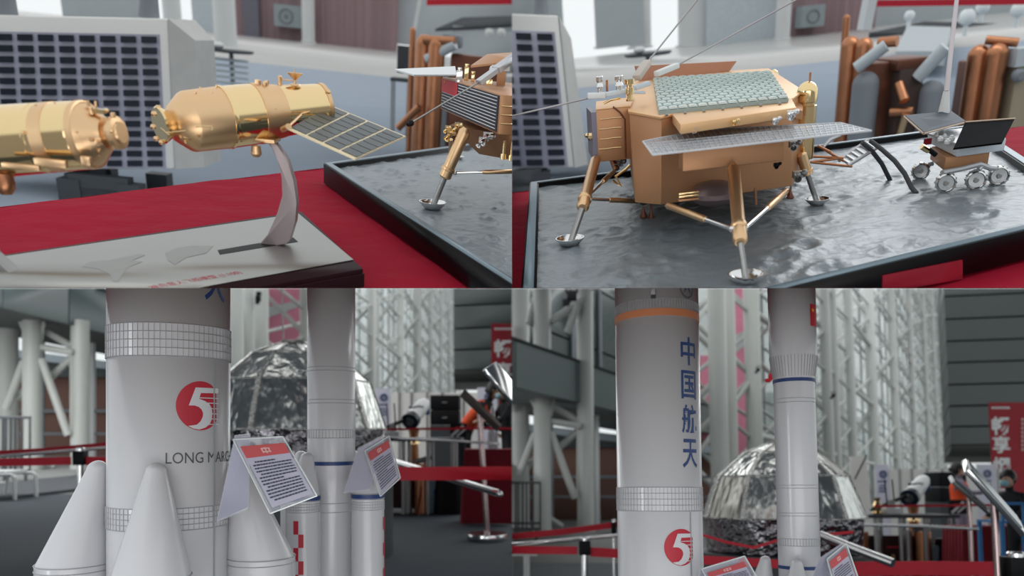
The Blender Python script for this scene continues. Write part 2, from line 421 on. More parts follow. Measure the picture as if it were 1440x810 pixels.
# stool-like stand with dark round top
b = Q(328, 128, FZ); r = fr.m(b, 30); zt = fr.zat(b, 70)
t = thing('round_table', fr, b, 'round dark-topped stand with pale slatted base in the hall, upper left view', 'table')
MB().lathe((b.x, b.y, zt - r * .12), (b.x, b.y, zt), [(0, r * .9), (.3, r), (1, r), (1, r * .98)], 28).build('tabletop', dgrey, t)
MB().tube(b, (b.x, b.y, zt - r * .1), r * .1).lathe(b, b + V((0, 0, .06)), [(0, r * .6), (1, r * .5)]).build('pedestal', grey, t)
for k in range(5):
    zz = FZ + (zt - FZ) * (.2 + .14 * k); MB().box((b.x, b.y - r * .3, zz), (r * 1.7, .06, (zt - FZ) * .07)).build('slat', palegrey, t)
p = V((b.x - r * .5, b.y - .1, zt + r * .14)); MB().sphere(p, r * .28, 14, (1, 1, .55)).single('cap', white, fr, 'small white cap lying on the round dark-topped stand', 'cap')
# ---- engine mock-ups with copper tubes at right (built by a shared function)
def copper_rig(fr, bx, row, H, items, label):
    pass
def tubes(fr, px, row_t, row_b, r_px, name, mat, label=None, cat=None, par=None, n=1, dx=0, z0=FZ, group=None):
    b = fr.P(px, row_b, z=z0); r = fr.m(b, r_px); zt = fr.zat(b, row_t); mb = MB()
    for i in range(n):
        c = b + V((dx * r * i, 0, 0)); H = zt - z0
        pr = [(0, r), (1 - r / H, r)] + [(1 - r / H + math.sin(k * math.pi / 12) * r / H, r * math.cos(k * math.pi / 12)) for k in range(1, 7)]
        mb.lathe(c, c + V((0, 0, H)), pr, 28)
    if par: return mb.build(name, mat, par)
    return mb.single(name, mat, fr, label, cat, group)
def engine(fr, pts, label):
    """copper tanks and grey cylinder on a frame: pts dict in pixels"""
    bx, by = pts['base']; b = fr.P(bx, by, z=FZ)
    t = thing('rocket_engine_mockup', fr, b, label, 'engine model')
    for (px, rt, rb, rp, nm, mt) in pts['tubes']: tubes(fr, px, rt, rb, rp, nm, mt, par=t)
    yv = b.y
    for (x0_, y0_, x1_, y1_, rp, mt) in pts['bars']:
        p0 = fr.P(x0_, y0_, y=yv); p1 = fr.P(x1_, y1_, y=yv - .1); MB().tube(p0, p1, fr.m(p0, rp)).build('pipe', mt, t)
    for (x0_, y0_, x1_, y1_, mt, nm) in pts['boxes']:
        p0 = fr.P(x0_, y0_, y=yv); p1 = fr.P(x1_, y1_, y=yv)
        MB().box(((p0.x + p1.x) / 2, yv + .25, (p0.z + p1.z) / 2), (abs(p1.x - p0.x), .5, abs(p0.z - p1.z))).build(nm, mt, t, bevel=.02)
    return t
engine(fr, dict(base=(610, 238), tubes=[(590, 48, 232, 12, 'copper_tank', copper), (606, 50, 238, 11, 'copper_tank', copper), (614, 96, 236, 17, 'grey_cylinder', grey), (574, 38, 224, 4, 'pipe', copper)],
    bars=[(600, 84, 640, 62, 7, palegrey), (560, 180, 590, 150, 5, copper), (596, 56, 640, 58, 6, copper)],
    boxes=[(634, 75, 700, 240, bronze, 'engine_core'), (622, 66, 648, 50, grey, 'bracket')]), 'copper-tubed engine mock-up with grey cylinder behind the small lander')
t = thing('folding_chair', fr, Q(562, 190, FZ), 'dark folding chair just left of the copper tubes', 'chair')
b = Q(562, 190, FZ); k = fr.m(b, 1)
MB().box((b.x, b.y, fr.zat(b, 112)), (26 * k, 30 * k, 4 * k)).build('seat', dgrey, t)
MB().box((b.x + 4 * k, b.y + 14 * k, fr.zat(b, 84)), (24 * k, 3 * k, 34 * k)).build('backrest', dgrey, t)
for sx in (-1, 1):
    for sy in (-1, 1): MB().tube((b.x + sx * 10 * k, b.y + sy * 12 * k, FZ), (b.x + sx * 11 * k, b.y + sy * 12 * k, fr.zat(b, 112)), 1.3 * k).build('leg', dsteel, t)
# white table block with lamps at the upper right
b = Q(690, 100, FZ)
t = thing('white_counter', fr, b, 'white counter with dark edge behind the small lander, upper left view', 'counter')
k = fr.m(b, 1)
MB().box((b.x, b.y, (FZ + fr.zat(b, 42)) / 2), (110 * k, 30 * k, fr.zat(b, 42) - FZ)).build('body', palegrey, t)
MB().prism([fr.P(612, 44, y=b.y - 16 * k), fr.P(650, 28, y=b.y), fr.P(760, 24, y=b.y), fr.P(760, 36, y=b.y - 16 * k)], (0, 0, .1)).build('worktop', dgrey, t)
ytape = b.y - 2
def tape_px(fr, x0_, r0, x1_, r1, hp, yv, label, mat=None, y2=None, sag=0):
    n = 14; mb = MB(); rs = []
    for i in range(n + 1):
        u = i / n; yy = lerp(yv, y2 if y2 else yv, u); p = fr.P(lerp(x0_, x1_, u), lerp(r0, r1, u) + sag * 4 * u * (1 - u), y=yy); h = fr.m(p, hp) / 2
        rs.append([p + V((0, -.004, -h)), p + V((0, .004, -h)), p + V((0, .004, h)), p + V((0, -.004, h))])
    return mb.rings(rs).single('barrier_tape', mat or redtape, fr, label, 'barrier tape')
tape_px(fr, 600, 3, 760, 1, 8, ytape, 'red barrier tape across the far hall, top right of the upper left view')
for k_, (px, row) in enumerate(((688, 46), (705, 46))):
    p = fr.P(px, row, y=Q(690, 100, FZ).y - 1.6)
    MB().sphere(p, fr.m(p, 6), 14).single('round_lamp', white, fr, ['left', 'right'][k_] + ' one of two white round lamps on the white counter', 'lamp')
MB().bar(fr.P(582, 46, y=ytape - 1), fr.P(592, -10, y=ytape - 1), .25, .12).single('leaning_pole', white, fr, 'leaning pale pole behind the copper tubes, upper left view', 'pole')
# ---- red table
table(fr, [Q(745, 200, 0), Q(-70, 297, 0), fr.P(-140, 440, z=0), fr.P(760, 440, z=0)], 'long exhibition table under a red cloth, upper left view')
# ---- tray with small lander
b0 = Q(453, 257, 0); zt = fr.zat(b0, 230)
tz = zt
lunar_tray(fr, [Q(455, 230, tz), Q(760, 428, tz), Q(1000, 360, tz), Q(780, 186, tz)], tz, 'black display tray with moon ground under the small lander, upper left view')
LG = tz - .016
# lander with flag
ft = Q(608, 294, LG); yf = ft.y
t = thing('lunar_lander_model', fr, V((ft.x + .15, ft.y + .1, LG)), 'small gold lander model with a red flag and striped side', 'lander model')
yc_ = yf + .12
A = fr.P(622, 108, y=yc_ + .05); B = fr.P(705, 133, y=yc_ - .12); zt_ = (A.z + B.z) / 2
A = fr.P(622, 108, z=zt_); B = fr.P(705, 133, z=zt_)
hh = zt_ - fr.zat(B, 189); D = V((0, 0, -hh))
bkv = V((B.y - A.y, -(B.x - A.x), 0)).normalized() * -.4
if bkv.y < 0: bkv = -bkv
Cc = B + V((.14, .05, 0))
MB().prism([A, B, Cc + bkv * .4, A + bkv], D).build('upper_box', goldbuff, t, bevel=.002)
fn = -bkv.normalized()
fq = [A, B, B + D, A + D]
def onface(u0, v0, u1, v1, off, th, q=fq, n=fn):
    return MB().prism([quadpt(q, u, v) + n * off for u, v in ((u0, v0), (u1, v0), (u1, v1), (u0, v1))], n * th)
onface(.02, .04, .98, .96, 0, .002).build('radiator_panel', cell, t, smooth=False)
for i in range(10):
    v = .08 + i * .088
    onface(.34 if i < 4 else .03, v, .96, v + .022, .002, .001).build('stripe', white, t, smooth=False)
fl = onface(.02, .04, .33, .44, .0025, .001).build('flag', M('flag_red', (196, 24, 40), .5), t)
st = MB(); cc = quadpt(fq, .075, .12) + fn * .004; ux = (B - A).normalized(); uz = V((0, 0, 1))
star = [cc + ux * math.sin(k * math.pi / 5) * (.0055 if k % 2 == 0 else .0022) + uz * math.cos(k * math.pi / 5) * (.0055 if k % 2 == 0 else .0022) for k in range(10)]
st.prism(star, fn * .0005).build('star', flagyel, fl, smooth=False)
for i in range(3):
    v = .28 + .22 * i; p = B + V((.004, 0, D.z * v)); q_ = Cc + bkv * .4 + V((0, 0, D.z * v)); MB().tube(p + fn * .001, q_ + fn * .003, .0018).build('ridge', gold, t)
# roof fittings
rb = MB()
for (px, py, w_, h_, mt, nm) in ((646, 108, 9, 16, chrome, 'camera'), (656, 104, 6, 18, gold, 'fitting'), (665, 110, 5, 10, gold, 'fitting'), (688, 118, 9, 12, gold, 'fitting'), (705, 108, 12, 22, goldbuff, 'fitting')):
    p = fr.P(px, py, y=yc_ + .1); k = fr.m(p, 1); MB().box((p.x, p.y, p.z), (w_ * k, w_ * k, h_ * k)).tube(p + V((0, 0, h_ * k / 2)), p + V((0, 0, h_ * k / 2 + 4 * k)), 3 * k).build(nm, mt, t, bevel=.001)
MB().prism([fr.P(662, 92, y=yc_ + .1), fr.P(685, 76, y=yc_ + .35), fr.P(740, 72, y=yc_ + .35), fr.P(740, 84, y=yc_ + .1)], (0, 0, -.006)).build('back_panel', goldbuff, t)
MB().prism([fr.P(554, 97, y=yc_ + .25), fr.P(640, 93, y=yc_ + .3), fr.P(642, 105, y=yc_ + .1), fr.P(582, 105, y=yc_ + .1)], (0, 0, -.004)).build('solar_wing', M('mirror_wing', (190, 196, 198), .12, .9), t)
p0 = fr.P(578, 173, y=yc_ - .3); p1 = fr.P(673, 116, y=yc_ - .1); p2 = fr.P(760, 54, y=yc_ + .05)
MB().tube(p0, p1, .0022).build('antenna', steel, t)
MB().sphere(p0, .008, 12).tube(p0, p0 + (p0 - p1).normalized() * .012, .005).build('antenna_tip', black, t)
MB().bar(p1, lerp(p1, p2, .3), .02, .012).bar(lerp(p1, p2, .28), p2, .028, .014).build('boom', silverpaint, t)
p = fr.P(694, 98, y=yc_); MB().sphere(p, .012).box(p + V((.02, 0, .006)), (.05, .02, .012)).build('boom_joint', white, t)
# belly
lb = [fr.P(632, 172, y=yc_ - .02), fr.P(700, 193, y=yc_ - .1), fr.P(775, 190, y=yc_), fr.P(775, 170, y=yc_ + .3), fr.P(660, 160, y=yc_ + .3)]
zl = min(p.z for p in lb) + .01; lb = [V((p.x, p.y, zl)) for p in lb]; cl = sum(lb, V()) / 5
lo_ = [lerp(cl, p, .62) + V((0.03, 0, -.075)) for p in lb]
MB().loft(lo_, lb).build('belly', goldbuff, t)
for (px, py, s) in ((632, 190, 8), (642, 180, 7), (650, 197, 6), (628, 182, 5)): thruster(t, fr, px, py, yc_ - .1, s, (-.4, -.6, -.6), gold)
for (px, py, s) in ((683, 195, 9), (676, 200, 7)): thruster(t, fr, px, py, yc_ - .14, s, (-.4, -.6, -.6), chrome)
for (px, py) in ((708, 216), (719, 218)):
    p = fr.P(px, py, y=yc_ - .1); MB().tube(p, p + V((0, 0, .035)), .004).tube(p, p - V((0, 0, .015)), .008, .009).build('nozzle', gold, t)
yl = yc_ - .12
leg_asm(t, fr, fr.P(656, 180, y=yl), fr.P(625, 250, y=yf), ft, fr.m(ft, 8), fr.m(ft, 4.3), 0, fr.m(ft, 19))
MB().tube(fr.P(634, 196, y=yc_ + .35), fr.P(633, 230, y=yc_ + .4), .007).build('leg', goldsat, t)
p = fr.P(645, 224, z=LG); foot_dish(MB(), p, .02); mb = MB(); foot_dish(mb, p, .022); mb.build('foot_pad', chrome, t)
strut(t, fr.P(775, 240, y=yf + .02), fr.P(640, 243, y=yf), .006, .72)

# ---- stand base
b0 = Q(513, 404, 0); zb = fr.zat(b0, 377)
tp = [Q(425, 296, zb), Q(-60, 366, zb), Q(-60, 478, zb), Q(513, 377, zb)]
c = sum(tp, V()) / 4
YS = fr.P(388, 344, z=zb).y
crft = thing('spacecraft_model', fr, (fr.P(388, 344, z=zb).x, YS, 0), 'gold spacecraft with docking cone and one solar wing on a curved stand', 'spacecraft model')
base = thing('display_plinth', fr, (c.x, c.y, 0), 'dark wooden plinth with a brushed steel plate under the gold spacecraft', 'plinth')
MB().prism([p - V((0, 0, zb)) for p in tp], (0, 0, zb * .72)).build('wooden_block', wood, base, bevel=.002)
tq = [lerp(p, c, .008) for p in tp]
MB().prism([p - V((0, 0, zb * .30)) for p in tq], (0, 0, zb * .30 - .001)).build('moulding', wood, base, bevel=.003)
pl = [Q(420, 301, zb), Q(-60, 371, zb), Q(-60, 467, zb), Q(497, 366, zb)]
plate = MB().prism(pl, (0, 0, .0015)).build('steel_plate', steel, base)
sl = [Q(306, 352, zb + .0016), Q(309, 358, zb + .0016), Q(419, 340, zb + .0016), Q(412, 334, zb + .0016)]
MB().prism(sl, (0, 0, .0006)).build('slot', black, plate)
zz = zb + .0018
m_ = MB()
et = M('etched_steel', (146, 146, 143), .45, 1, (40, .05))
for poly in ([(115, 375), (126, 368), (152, 366), (196, 357), (204, 359), (186, 366), (200, 368), (178, 377), (166, 397), (158, 396), (155, 386), (138, 378)],
             [(232, 356), (250, 348), (276, 345), (300, 346), (290, 356), (262, 362), (246, 372), (236, 366)]):
    m_.prism([Q(x, y, zz) for x, y in poly], (0, 0, .0002))
m_.build('etched_map', et, plate, smooth=False)
mb = MB(); pa, pb = Q(212, 405, zz), Q(338, 383, zz); ux = (pb - pa); uy = V((-ux.y, ux.x, 0))
text_on(mb, '神舟载人飞船模型 (1:100)', lerp(pa, pb, .5), ux, uy, .026, ux.length, off=.0004)
mb.build('lettering', redpaint, plate, smooth=False)
# curved stand arm
def arm_on(par, out, yv, th, mat):
    MB().prism([fr.P(x, y, y=yv) for x, y in out], (0, th, 0)).build('stand_arm', mat, par, bevel=.001)
arm_on(crft, [(372, 196), (378, 194), (391, 206), (404, 226), (413, 255), (417, 285), (415, 312), (407, 338), (403, 343), (364, 349), (363, 345), (376, 330), (390, 300), (397, 275), (396, 250), (390, 226), (382, 208)], YS - .012, .024, M('stand_silver', (158, 146, 148), .4, .5, (9, .03)))
# spacecraft body: axis by pixels
YA, YB_ = YS - .12, YS + .12
def ax(px, row=None):
    u = (px - 225) / (458 - 225); r_ = lerp(176, 149, u) if row is None else row
    return fr.P(px, r_, y=lerp(YA, YB_, u))
def hullpart(nm, par, mat, prof, n=48, axf=ax):
    """prof: (px, r_px)"""
    mb = MB(); rs = []
    for px, rp in prof:
        p = axf(px); d = (axf(px + 1) - axf(px - 1)).normalized(); u = V((0, 0, 1)).cross(d).normalized(); w_ = d.cross(u); rr = fr.m(p, max(rp, .01))
        rs.append([p + (u * math.cos(2 * math.pi * i / n) + w_ * math.sin(2 * math.pi * i / n)) * rr for i in range(n)])
    return mb.rings(rs).build(nm, mat, par)
def fits(par, specs, axf=ax, mat=goldsat):
    for (px, ang, h, r_, rad) in specs:   # small studs on the hull: ang 0 = top, + toward viewer
        p = axf(px); d = (axf(px + 1) - axf(px - 1)).normalized(); u = V((0, 0, 1)); f_ = d.cross(u).normalized()
        if f_.y > 0: f_ = -f_
        w_ = u * math.cos(R(ang)) + f_ * math.sin(R(ang)); s0 = p + w_ * fr.m(p, rad)
        MB().tube(s0, s0 + w_ * fr.m(p, h), fr.m(p, r_), fr.m(p, r_ * .8), 10).build('stud', mat, par)
hullpart('orbital_module', crft, goldsat, [(240, 15), (243, 24), (262, 39), (266, 40.5), (314, 41)])
hullpart('collar', crft, gold, [(313, 42), (316, 42.3), (319, 41.5), (320, 39)])
hullpart('return_module', crft, gold, [(318, 41), (340, 40.5), (360, 39.5)])
hullpart('middle_ring', crft, goldsat, [(359, 40.5), (362, 40.5), (370, 39), (380, 37), (394, 34.5)])
hullpart('service_module', crft, gold, [(393, 34), (420, 32), (446, 30), (456, 29), (457, 27.5)])
hullpart('end_ring', crft, goldsat, [(452, 30.5), (457, 30.2), (458, 28.5), (452, 28.4)])
dk = hullpart('docking_ring', crft, gold, [(224, 23), (226, 25), (230, 23), (235, 20), (241, 16), (243, 20), (243, 5), (232, 11), (228, 17)])
for k in range(8):
    a_ = k * math.pi / 4; p = ax(225); rr = fr.m(p, 23); MB().sphere(p + V((0.0, math.cos(a_) * rr, math.sin(a_) * rr)), .006, 8).build('latch', goldsat, crft)
fits(crft, [(272, 20, 3, 1.5, 40), (285, 0, 3, 1.5, 40), (293, 25, 2, 1.5, 40), (306, 5, 4, 2, 40), (362, 8, 7, 5, 38), (370, 14, 6, 4, 37), (376, 4, 6, 3, 36), (255, 60, 3, 1.5, 30), (256, 95, 3, 2, 30), (262, 110, 4, 2, 36), (244, 130, 5, 2, 22), (250, 140, 5, 2, 27), (372, 75, 2, 1.5, 37), (452, 45, 3, 4, 29)])
hs = MB()
for (x0_, y0_, x1_, y1_) in ((232, 187, 262, 184), (226, 180, 238, 190), (258, 193, 268, 196), (276, 178, 298, 178), (298, 178, 298, 183)):
    hs.tube(fr.P(x0_, y0_, y=YA - .075), fr.P(x1_, y1_, y=YA - .08), .0012, n=6)
hs.build('handrail', gold, crft)
# cone window on the docking cone
# keel plate and knob under body
MB().box(fr.P(372, 196, y=YS - .005), (.055, .05, .008)).build('keel_plate', goldsat, crft, bevel=.002)
p = fr.P(360, 205, y=YS - .05); MB().lathe(p, p + V((0, 0, -.022)), [(0, .009), (.7, .011), (1, .006)], 16).build('sensor', goldsat, crft)
# high-gain antenna on the top
p = ax(416); k = fr.m(p, 1); q_ = p + V((0, 0, 33 * k))
MB().lathe(q_ - V((0, 0, 4 * k)), q_, [(0, 9 * k), (1, 7 * k)]).lathe(q_, q_ + V((0, 0, 14 * k)), [(0, 1.6 * k), (.35, 1.6 * k), (.42, 3 * k), (1, 11 * k), (1, 10 * k), (.7, 2 * k)], 20).tube(q_ + V((0, 0, 12 * k)), q_ + V((0, 0, 19 * k)), .6 * k).build('dish_antenna', goldsat, crft)
q2 = q_ + V((-21 * k, 0, 3 * k)); MB().tube(q2 - V((0, 0, 6 * k)), q2 + V((0, 0, 3 * k)), 3 * k).sphere(q2 + V((0, 0, 3 * k)), 3.4 * k, 10).tube(q2 + V((0, 0, 1 * k)), q_ + V((0, 0, 4 * k)), .8 * k).build('antenna_arm', goldsat, crft)
# solar wing
def wing(par, q, nb, ns, framemat, cellmat, th=.003, fw=.02):
    n = (q[2] - q[0]).cross(q[3] - q[1]).normalized()
    if n.z < 0: n = -n
    q = list(q); dd = (q[3] - q[0] - q[2] + q[1]).dot(n) / 4
    q = [p + n * (dd if i in (0, 2) else -dd) * (1 if i in (0, 2) else 1) for i, p in enumerate(q)]
    w_ = MB().prism(q, -n * th).build('wing_panel', framemat, par)
    for i in range(nb):
        for j in range(ns):
            g = .12 / nb
            u0, u1 = i / nb + g * (.5 if i else .35), (i + 1) / nb - g * (.5 if i < nb - 1 else .35)
            v0, v1 = .03 + .94 * (j + .06) / ns, .03 + .94 * (j + .94) / ns
            MB().prism([quadpt(q, u, v) + n * .0006 for u, v in ((u0, v0), (u1, v0), (u1, v1), (u0, v1))], n * .0008).build('solar_cell', cellmat, w_, smooth=False)
    return w_
zs = ax(440).z - .06
wq = [fr.P(406, 178, y=YS - .10), fr.P(466, 151, y=YS + .16), fr.P(571, 189, y=YS + .10), fr.P(499, 226, y=YS - .16)]
wp = wing(crft, [wq[0], wq[3], wq[2], wq[1]], 4, 7, cream, cellg)
MB().tube(wq[0], fr.P(425, 160, y=YS), .0025).tube(fr.P(425, 160, y=YS), fr.P(430, 158, y=YS), .0025).tube(fr.P(425, 160, y=YS), fr.P(452, 152, y=YS + .12), .002).tube(wq[0], fr.P(398, 182, y=YS - .06), .006).build('wing_hinge', goldsat, crft)
# ---- left spacecraft
YL = fr.P(20, 395, z=zb).y + .06
def ax2(px, row=None):
    return fr.P(px, lerp(199, 187, px / 165.), y=YL - .02 * px / 165)
sp2 = thing('spacecraft_model', fr, (fr.P(0, 395, z=zb).x, YL, zb), 'gold cylindrical space station module cut by the left edge', 'spacecraft model')
hullpart('hull', sp2, gold, [(-60, 46), (1, 46), (2, 47.5), (60, 46.5), (61, 45.3), (64, 45.3), (65, 46.5), (116, 45.5), (122, 44.5), (124, 43)], axf=ax2)
hullpart('hull_ring', sp2, goldsat, [(-3, 48.5), (4, 48.5), (5, 46), (-3, 46)], axf=ax2)
hullpart('hull_ring', sp2, goldsat, [(120, 46), (127, 45.5), (128, 43), (120, 43)], axf=ax2)
hullpart('forward_cone', sp2, goldsat, [(126, 43.5), (134, 38), (146, 26), (152, 22)], axf=ax2)
hullpart('docking_port', sp2, goldsat, [(150, 14), (156, 14), (157, 18), (161, 18), (162, 22), (168, 22), (169, 15), (172, 14), (172, 8)], axf=ax2)
hullpart('gold_band', sp2, goldsat, [(70, 46.4), (88, 46.6), (88, 45.2), (70, 45.2)], axf=ax2)
fits(sp2, [(68, 20, 2, 2, 46), (92, 15, 2, 1.5, 46), (8, 45, 3, 2, 46), (65, 75, 4, 2.5, 45), (132, 5, 7, 2.5, 38), (136, -10, 8, 2, 36), (140, 20, 9, 4, 30), (163, 5, 6, 4, 21), (152, 110, 8, 2.5, 20), (145, 100, 5, 3, 27), (140, 120, 6, 3, 30), (148, 135, 7, 2, 24), (143, 150, 8, 3, 24), (168, 80, 4, 2, 20), (132, 80, 2, 1.5, 38)], ax2)
p = ax2(148); k = fr.m(p, 1); MB().box((p.x - 2 * k, p.y - 5 * k, p.z + 30 * k), (16 * k, 8 * k, 6 * k)).sphere((p.x + 8 * k, p.y - 5 * k, p.z + 32 * k), 3.4 * k, 8).build('camera_arm', gold, sp2)
mb = MB(); pp = fr.P(72, 229, y=YL - .075); mb.box(pp, (.05, .01, .012)).box(fr.P(122, 226, y=YL - .07), (.014, .01, .014)).box(fr.P(30, 234, y=YL - .075), (.06, .008, .008)); mb.build('lower_rail', goldsat, sp2, bevel=.001)
p = fr.P(4, 243, y=YL - .02); MB().lathe(p, p + V((0, 0, -.035)), [(0, .014), (.5, .016), (.8, .014), (1, .009)], 16).build('keel_knob', copper, sp2)
MB().prism([fr.P(x, y, y=YL - .02) for x, y in ((-60, 235), (-40, 235), (-30, 320), (-12, 360), (14, 383), (28, 394), (29, 400), (-10, 408), (-30, 400), (-45, 350), (-60, 300))], (0, .03, 0)).build('stand_arm', dsteel, sp2, bevel=.001)
# ================================================================ upper right view: gold lander and rover on the moon tray
fr = TR
Q = lambda px, py, z: fr.P(px, py, z=z)
YW = fr.P(1110, 52, z=FZ).y
yc = Q(1110, 92, FZ).y
xa, xb = fr.P(640, 92, y=yc).x, fr.P(1560, 92, y=yc).x
MB().prism([V((xa, 1.2, FZ)), V((xb, 1.2, FZ)), V((xb, yc, FZ)), V((xa, yc, FZ))], (0, 0, -.02)).single('floor', MATS['grey_carpet_top'], fr, kind='structure')
MB().prism([V((xa * 2 - 2, yc, FZ)), V((xb * 2, yc, FZ)), V((xb * 2, YW + 2, FZ)), V((xa * 2 - 2, YW + 2, FZ))], (0, 0, -.02)).single('floor', MATS['pale_tile_top'], fr, kind='structure')
wall_px(fr, 1112, 1235, -80, 56, YW, brickT)
wall_px(fr, 995, 1112, -80, 56, YW + .5, M('hall_wall_pale', (196, 206, 212), .5))
wall_px(fr, 836, 905, -80, 62, YW + .3, palegrey)
wall_px(fr, 700, 790, -80, 62, YW + .3, palegrey)
wall_px(fr, 1235, 1560, -80, 50, YW + 1, palegrey)
column(fr, 860, 66, 22, 'broad white column just right of the satellite box, upper right view')
column(fr, 900, 68, 16, 'white column behind the left antenna rod, upper right view')
column(fr, 1100, 56, 10, 'slim white column against the brick wall, upper right view')
column(fr, 978, 64, 24, 'broad white column between the two antenna rods, upper right view')
t = thing('wall_unit', fr, fr.P(1140, 38, y=YW - .5), 'grey box unit on the brick wall at the top centre, upper right view', 'air conditioner')
wall_px(fr, 1128, 1160, 9, 36, YW - .8, None, kind=None, thick=.8).build('housing', MATS['unit_grey'], t)
p = fr.P(1144, 23, y=YW - .82); r = fr.m(p, 8)
MB().torus(p, (0, 1, 0), r, r * .12).build('fan', grey, t)
# satellite box at the left
yb = Q(760, 272, FZ).y
face = [fr.P(600, 14, y=yb), fr.P(786, 22, y=yb), fr.P(808, 236, y=yb), fr.P(612, 240, y=yb)]
solar_box(fr, face, .9, 6, 13, 'white satellite box with dark solar cells behind the left landing leg')
# round stand
b = Q(912, 128, FZ); r = fr.m(b, 32); zt = fr.zat(b, 74)
t = thing('round_table', fr, b, 'round dark-topped stand between the lander and the satellite box', 'table')
MB().lathe((b.x, b.y, zt - r * .12), (b.x, b.y, zt), [(0, r * .9), (.3, r), (1, r), (1, r * .98)], 28).build('tabletop', dgrey, t)
MB().tube(b, (b.x, b.y, zt - r * .1), r * .1).lathe(b, b + V((0, 0, .06)), [(0, r * .6), (1, r * .5)]).build('pedestal', grey, t)
p = V((b.x - r * .4, b.y - .1, zt + r * .14)); MB().sphere(p, r * .25, 14, (1, 1, .6)).single('cap', white, fr, 'small white cap on the round stand behind the white antenna holders', 'cap')
engine(fr, dict(base=(1210, 236), tubes=[(1182, 50, 228, 12, 'copper_tank', copper), (1200, 52, 230, 11, 'copper_tank', copper), (1206, 100, 236, 17, 'grey_cylinder', grey), (1174, 20, 222, 4.5, 'pipe', copper)],
    bars=[(1204, 96, 1246, 64, 8, palegrey), (1236, 60, 1262, 58, 7, copper), (1254, 130, 1300, 128, 5, bronze), (1262, 92, 1300, 88, 5, copper)],
    boxes=[(1220, 90, 1268, 240, bronze, 'engine_core')]), 'left copper-tubed engine mock-up with grey cylinder behind the ramp')
engine(fr, dict(base=(1296, 232), tubes=[(1296, 112, 232, 16, 'grey_cylinder', grey)],
    bars=[(1290, 110, 1330, 66, 9, palegrey), (1252, 158, 1284, 156, 6, copper), (1264, 118, 1272, 142, 7, copper), (1262, 200, 1274, 160, 5, goldsat)],
    boxes=[(1262, 84, 1310, 96, bronze, 'frame_beam'), (1266, 96, 1284, 236, M('dark_cavity', (60, 44, 40), .7), 'engine_core')]), 'middle engine mock-up with angled grey arm left of the rover mast')
engine(fr, dict(base=(1370, 226), tubes=[(1354, 62, 226, 14, 'copper_tank', copper), (1377, 60, 228, 14, 'copper_tank', copper)],
    bars=[(1386, 56, 1432, 60, 6, copper)], boxes=[(1392, 88, 1402, 226, bronze, 'frame_post')]), 'pair of tall copper tubes right of the rover mast')
b = Q(1440, 222, FZ); k = fr.m(b, 1)
t = thing('beige_cabinet', fr, b, 'beige cabinet with grey worktop at the right edge, upper right view', 'cabinet')
MB().box((b.x - 0 * k, b.y, (FZ + fr.zat(b, 86)) / 2), (80 * k, 30 * k, fr.zat(b, 86) - FZ)).build('body', M('beige_board', (152, 140, 118), .6), t)
MB().box((b.x, b.y, fr.zat(b, 76)), (90 * k, 36 * k, 22 * k)).build('worktop', palegrey, t)
p = fr.P(1432, 106, y=b.y - 17 * k); MB().sphere(p, 9 * k, 14).tube(p, p + V((0, -.05, 0)), 5 * k).build('round_fitting', grey, t)
b = Q(1292, 110, FZ); k = fr.m(b, 1)
t = thing('white_counter', fr, b, 'white counter behind the engine mock-ups left of the rover mast', 'counter')
zt = fr.zat(b, 72)
MB().prism([fr.P(1260, 72, z=zt), fr.P(1330, 72, z=zt), fr.P(1338, 38, z=zt), fr.P(1276, 36, z=zt)], (0, 0, -.2)).build('worktop', palegrey, t)
MB().prism([fr.P(1264, 71, z=zt - .2), fr.P(1326, 71, z=zt - .2), fr.P(1330, 45, z=zt - .2), fr.P(1280, 45, z=zt - .2)], (0, 0, -(zt - .2 - FZ))).build('body', dgrey, t)
MB().prism([fr.P(1222, 46, y=b.y + 13), fr.P(1300, 30, y=b.y + 13.5), fr.P(1440, 34, y=b.y + 13.5), fr.P(1440, 50, y=b.y + 13)], (0, 0, -.3)).single('dark_bench', dgrey, fr, 'long dark bench across the far hall under the red tape', 'bench')
tape_px(fr, 1228, 5, 1500, 1, 8, b.y - 1, 'red barrier tape across the top right of the upper right view')
MB().bar(fr.P(1215, 42, y=b.y - 1.2), fr.P(1227, -20, y=b.y - 1.2), .22, .12).single('leaning_pole', white, fr, 'pale leaning pole at the left end of the far red tape', 'pole')
hi = M('frosted_lamp', (235, 240, 240), .3)
for (px, row, rp, lb_) in ((1360, 24, 11, 'largest of the white round lamps beside the rover mast'), (1382, 10, 9, 'middle white round lamp under the red tape'), (1432, 14, 10, 'white round lamp near the top right corner'), (1279, 22, 7, 'white round lamp left of the rover mast')):
    p = fr.P(px, row, y=b.y + 1); MB().sphere(p, fr.m(p, rp), 14).tube(p, p - V((0, 0, fr.m(p, rp * 2.2))), fr.m(p, 3)).single('round_lamp', hi, fr, lb_, 'lamp')
# ---- table and tray
DR = .03
table(fr, [Q(1500, 168, -DR), Q(700, 272, -DR), Q(690, 440, -DR), Q(1560, 440, -DR)], 'long exhibition table under a red cloth, upper right view')
bq = Q(1300, 405, 0)
zt = .032
tr = lunar_tray(fr, [Q(745, 257, zt), Q(730, 425, zt), Q(1112, 406, zt), Q(1300, 183, zt)], zt, 'dummy') if False else None
cBL, cFL, cBR = Q(745, 257, zt), Q(733, 404, zt), Q(1400, 166, zt)
fe = Q(1440, 325, zt) - Q(1117, 404, zt); FL = Q(1117, 404, zt)
u_ = fe.normalized()
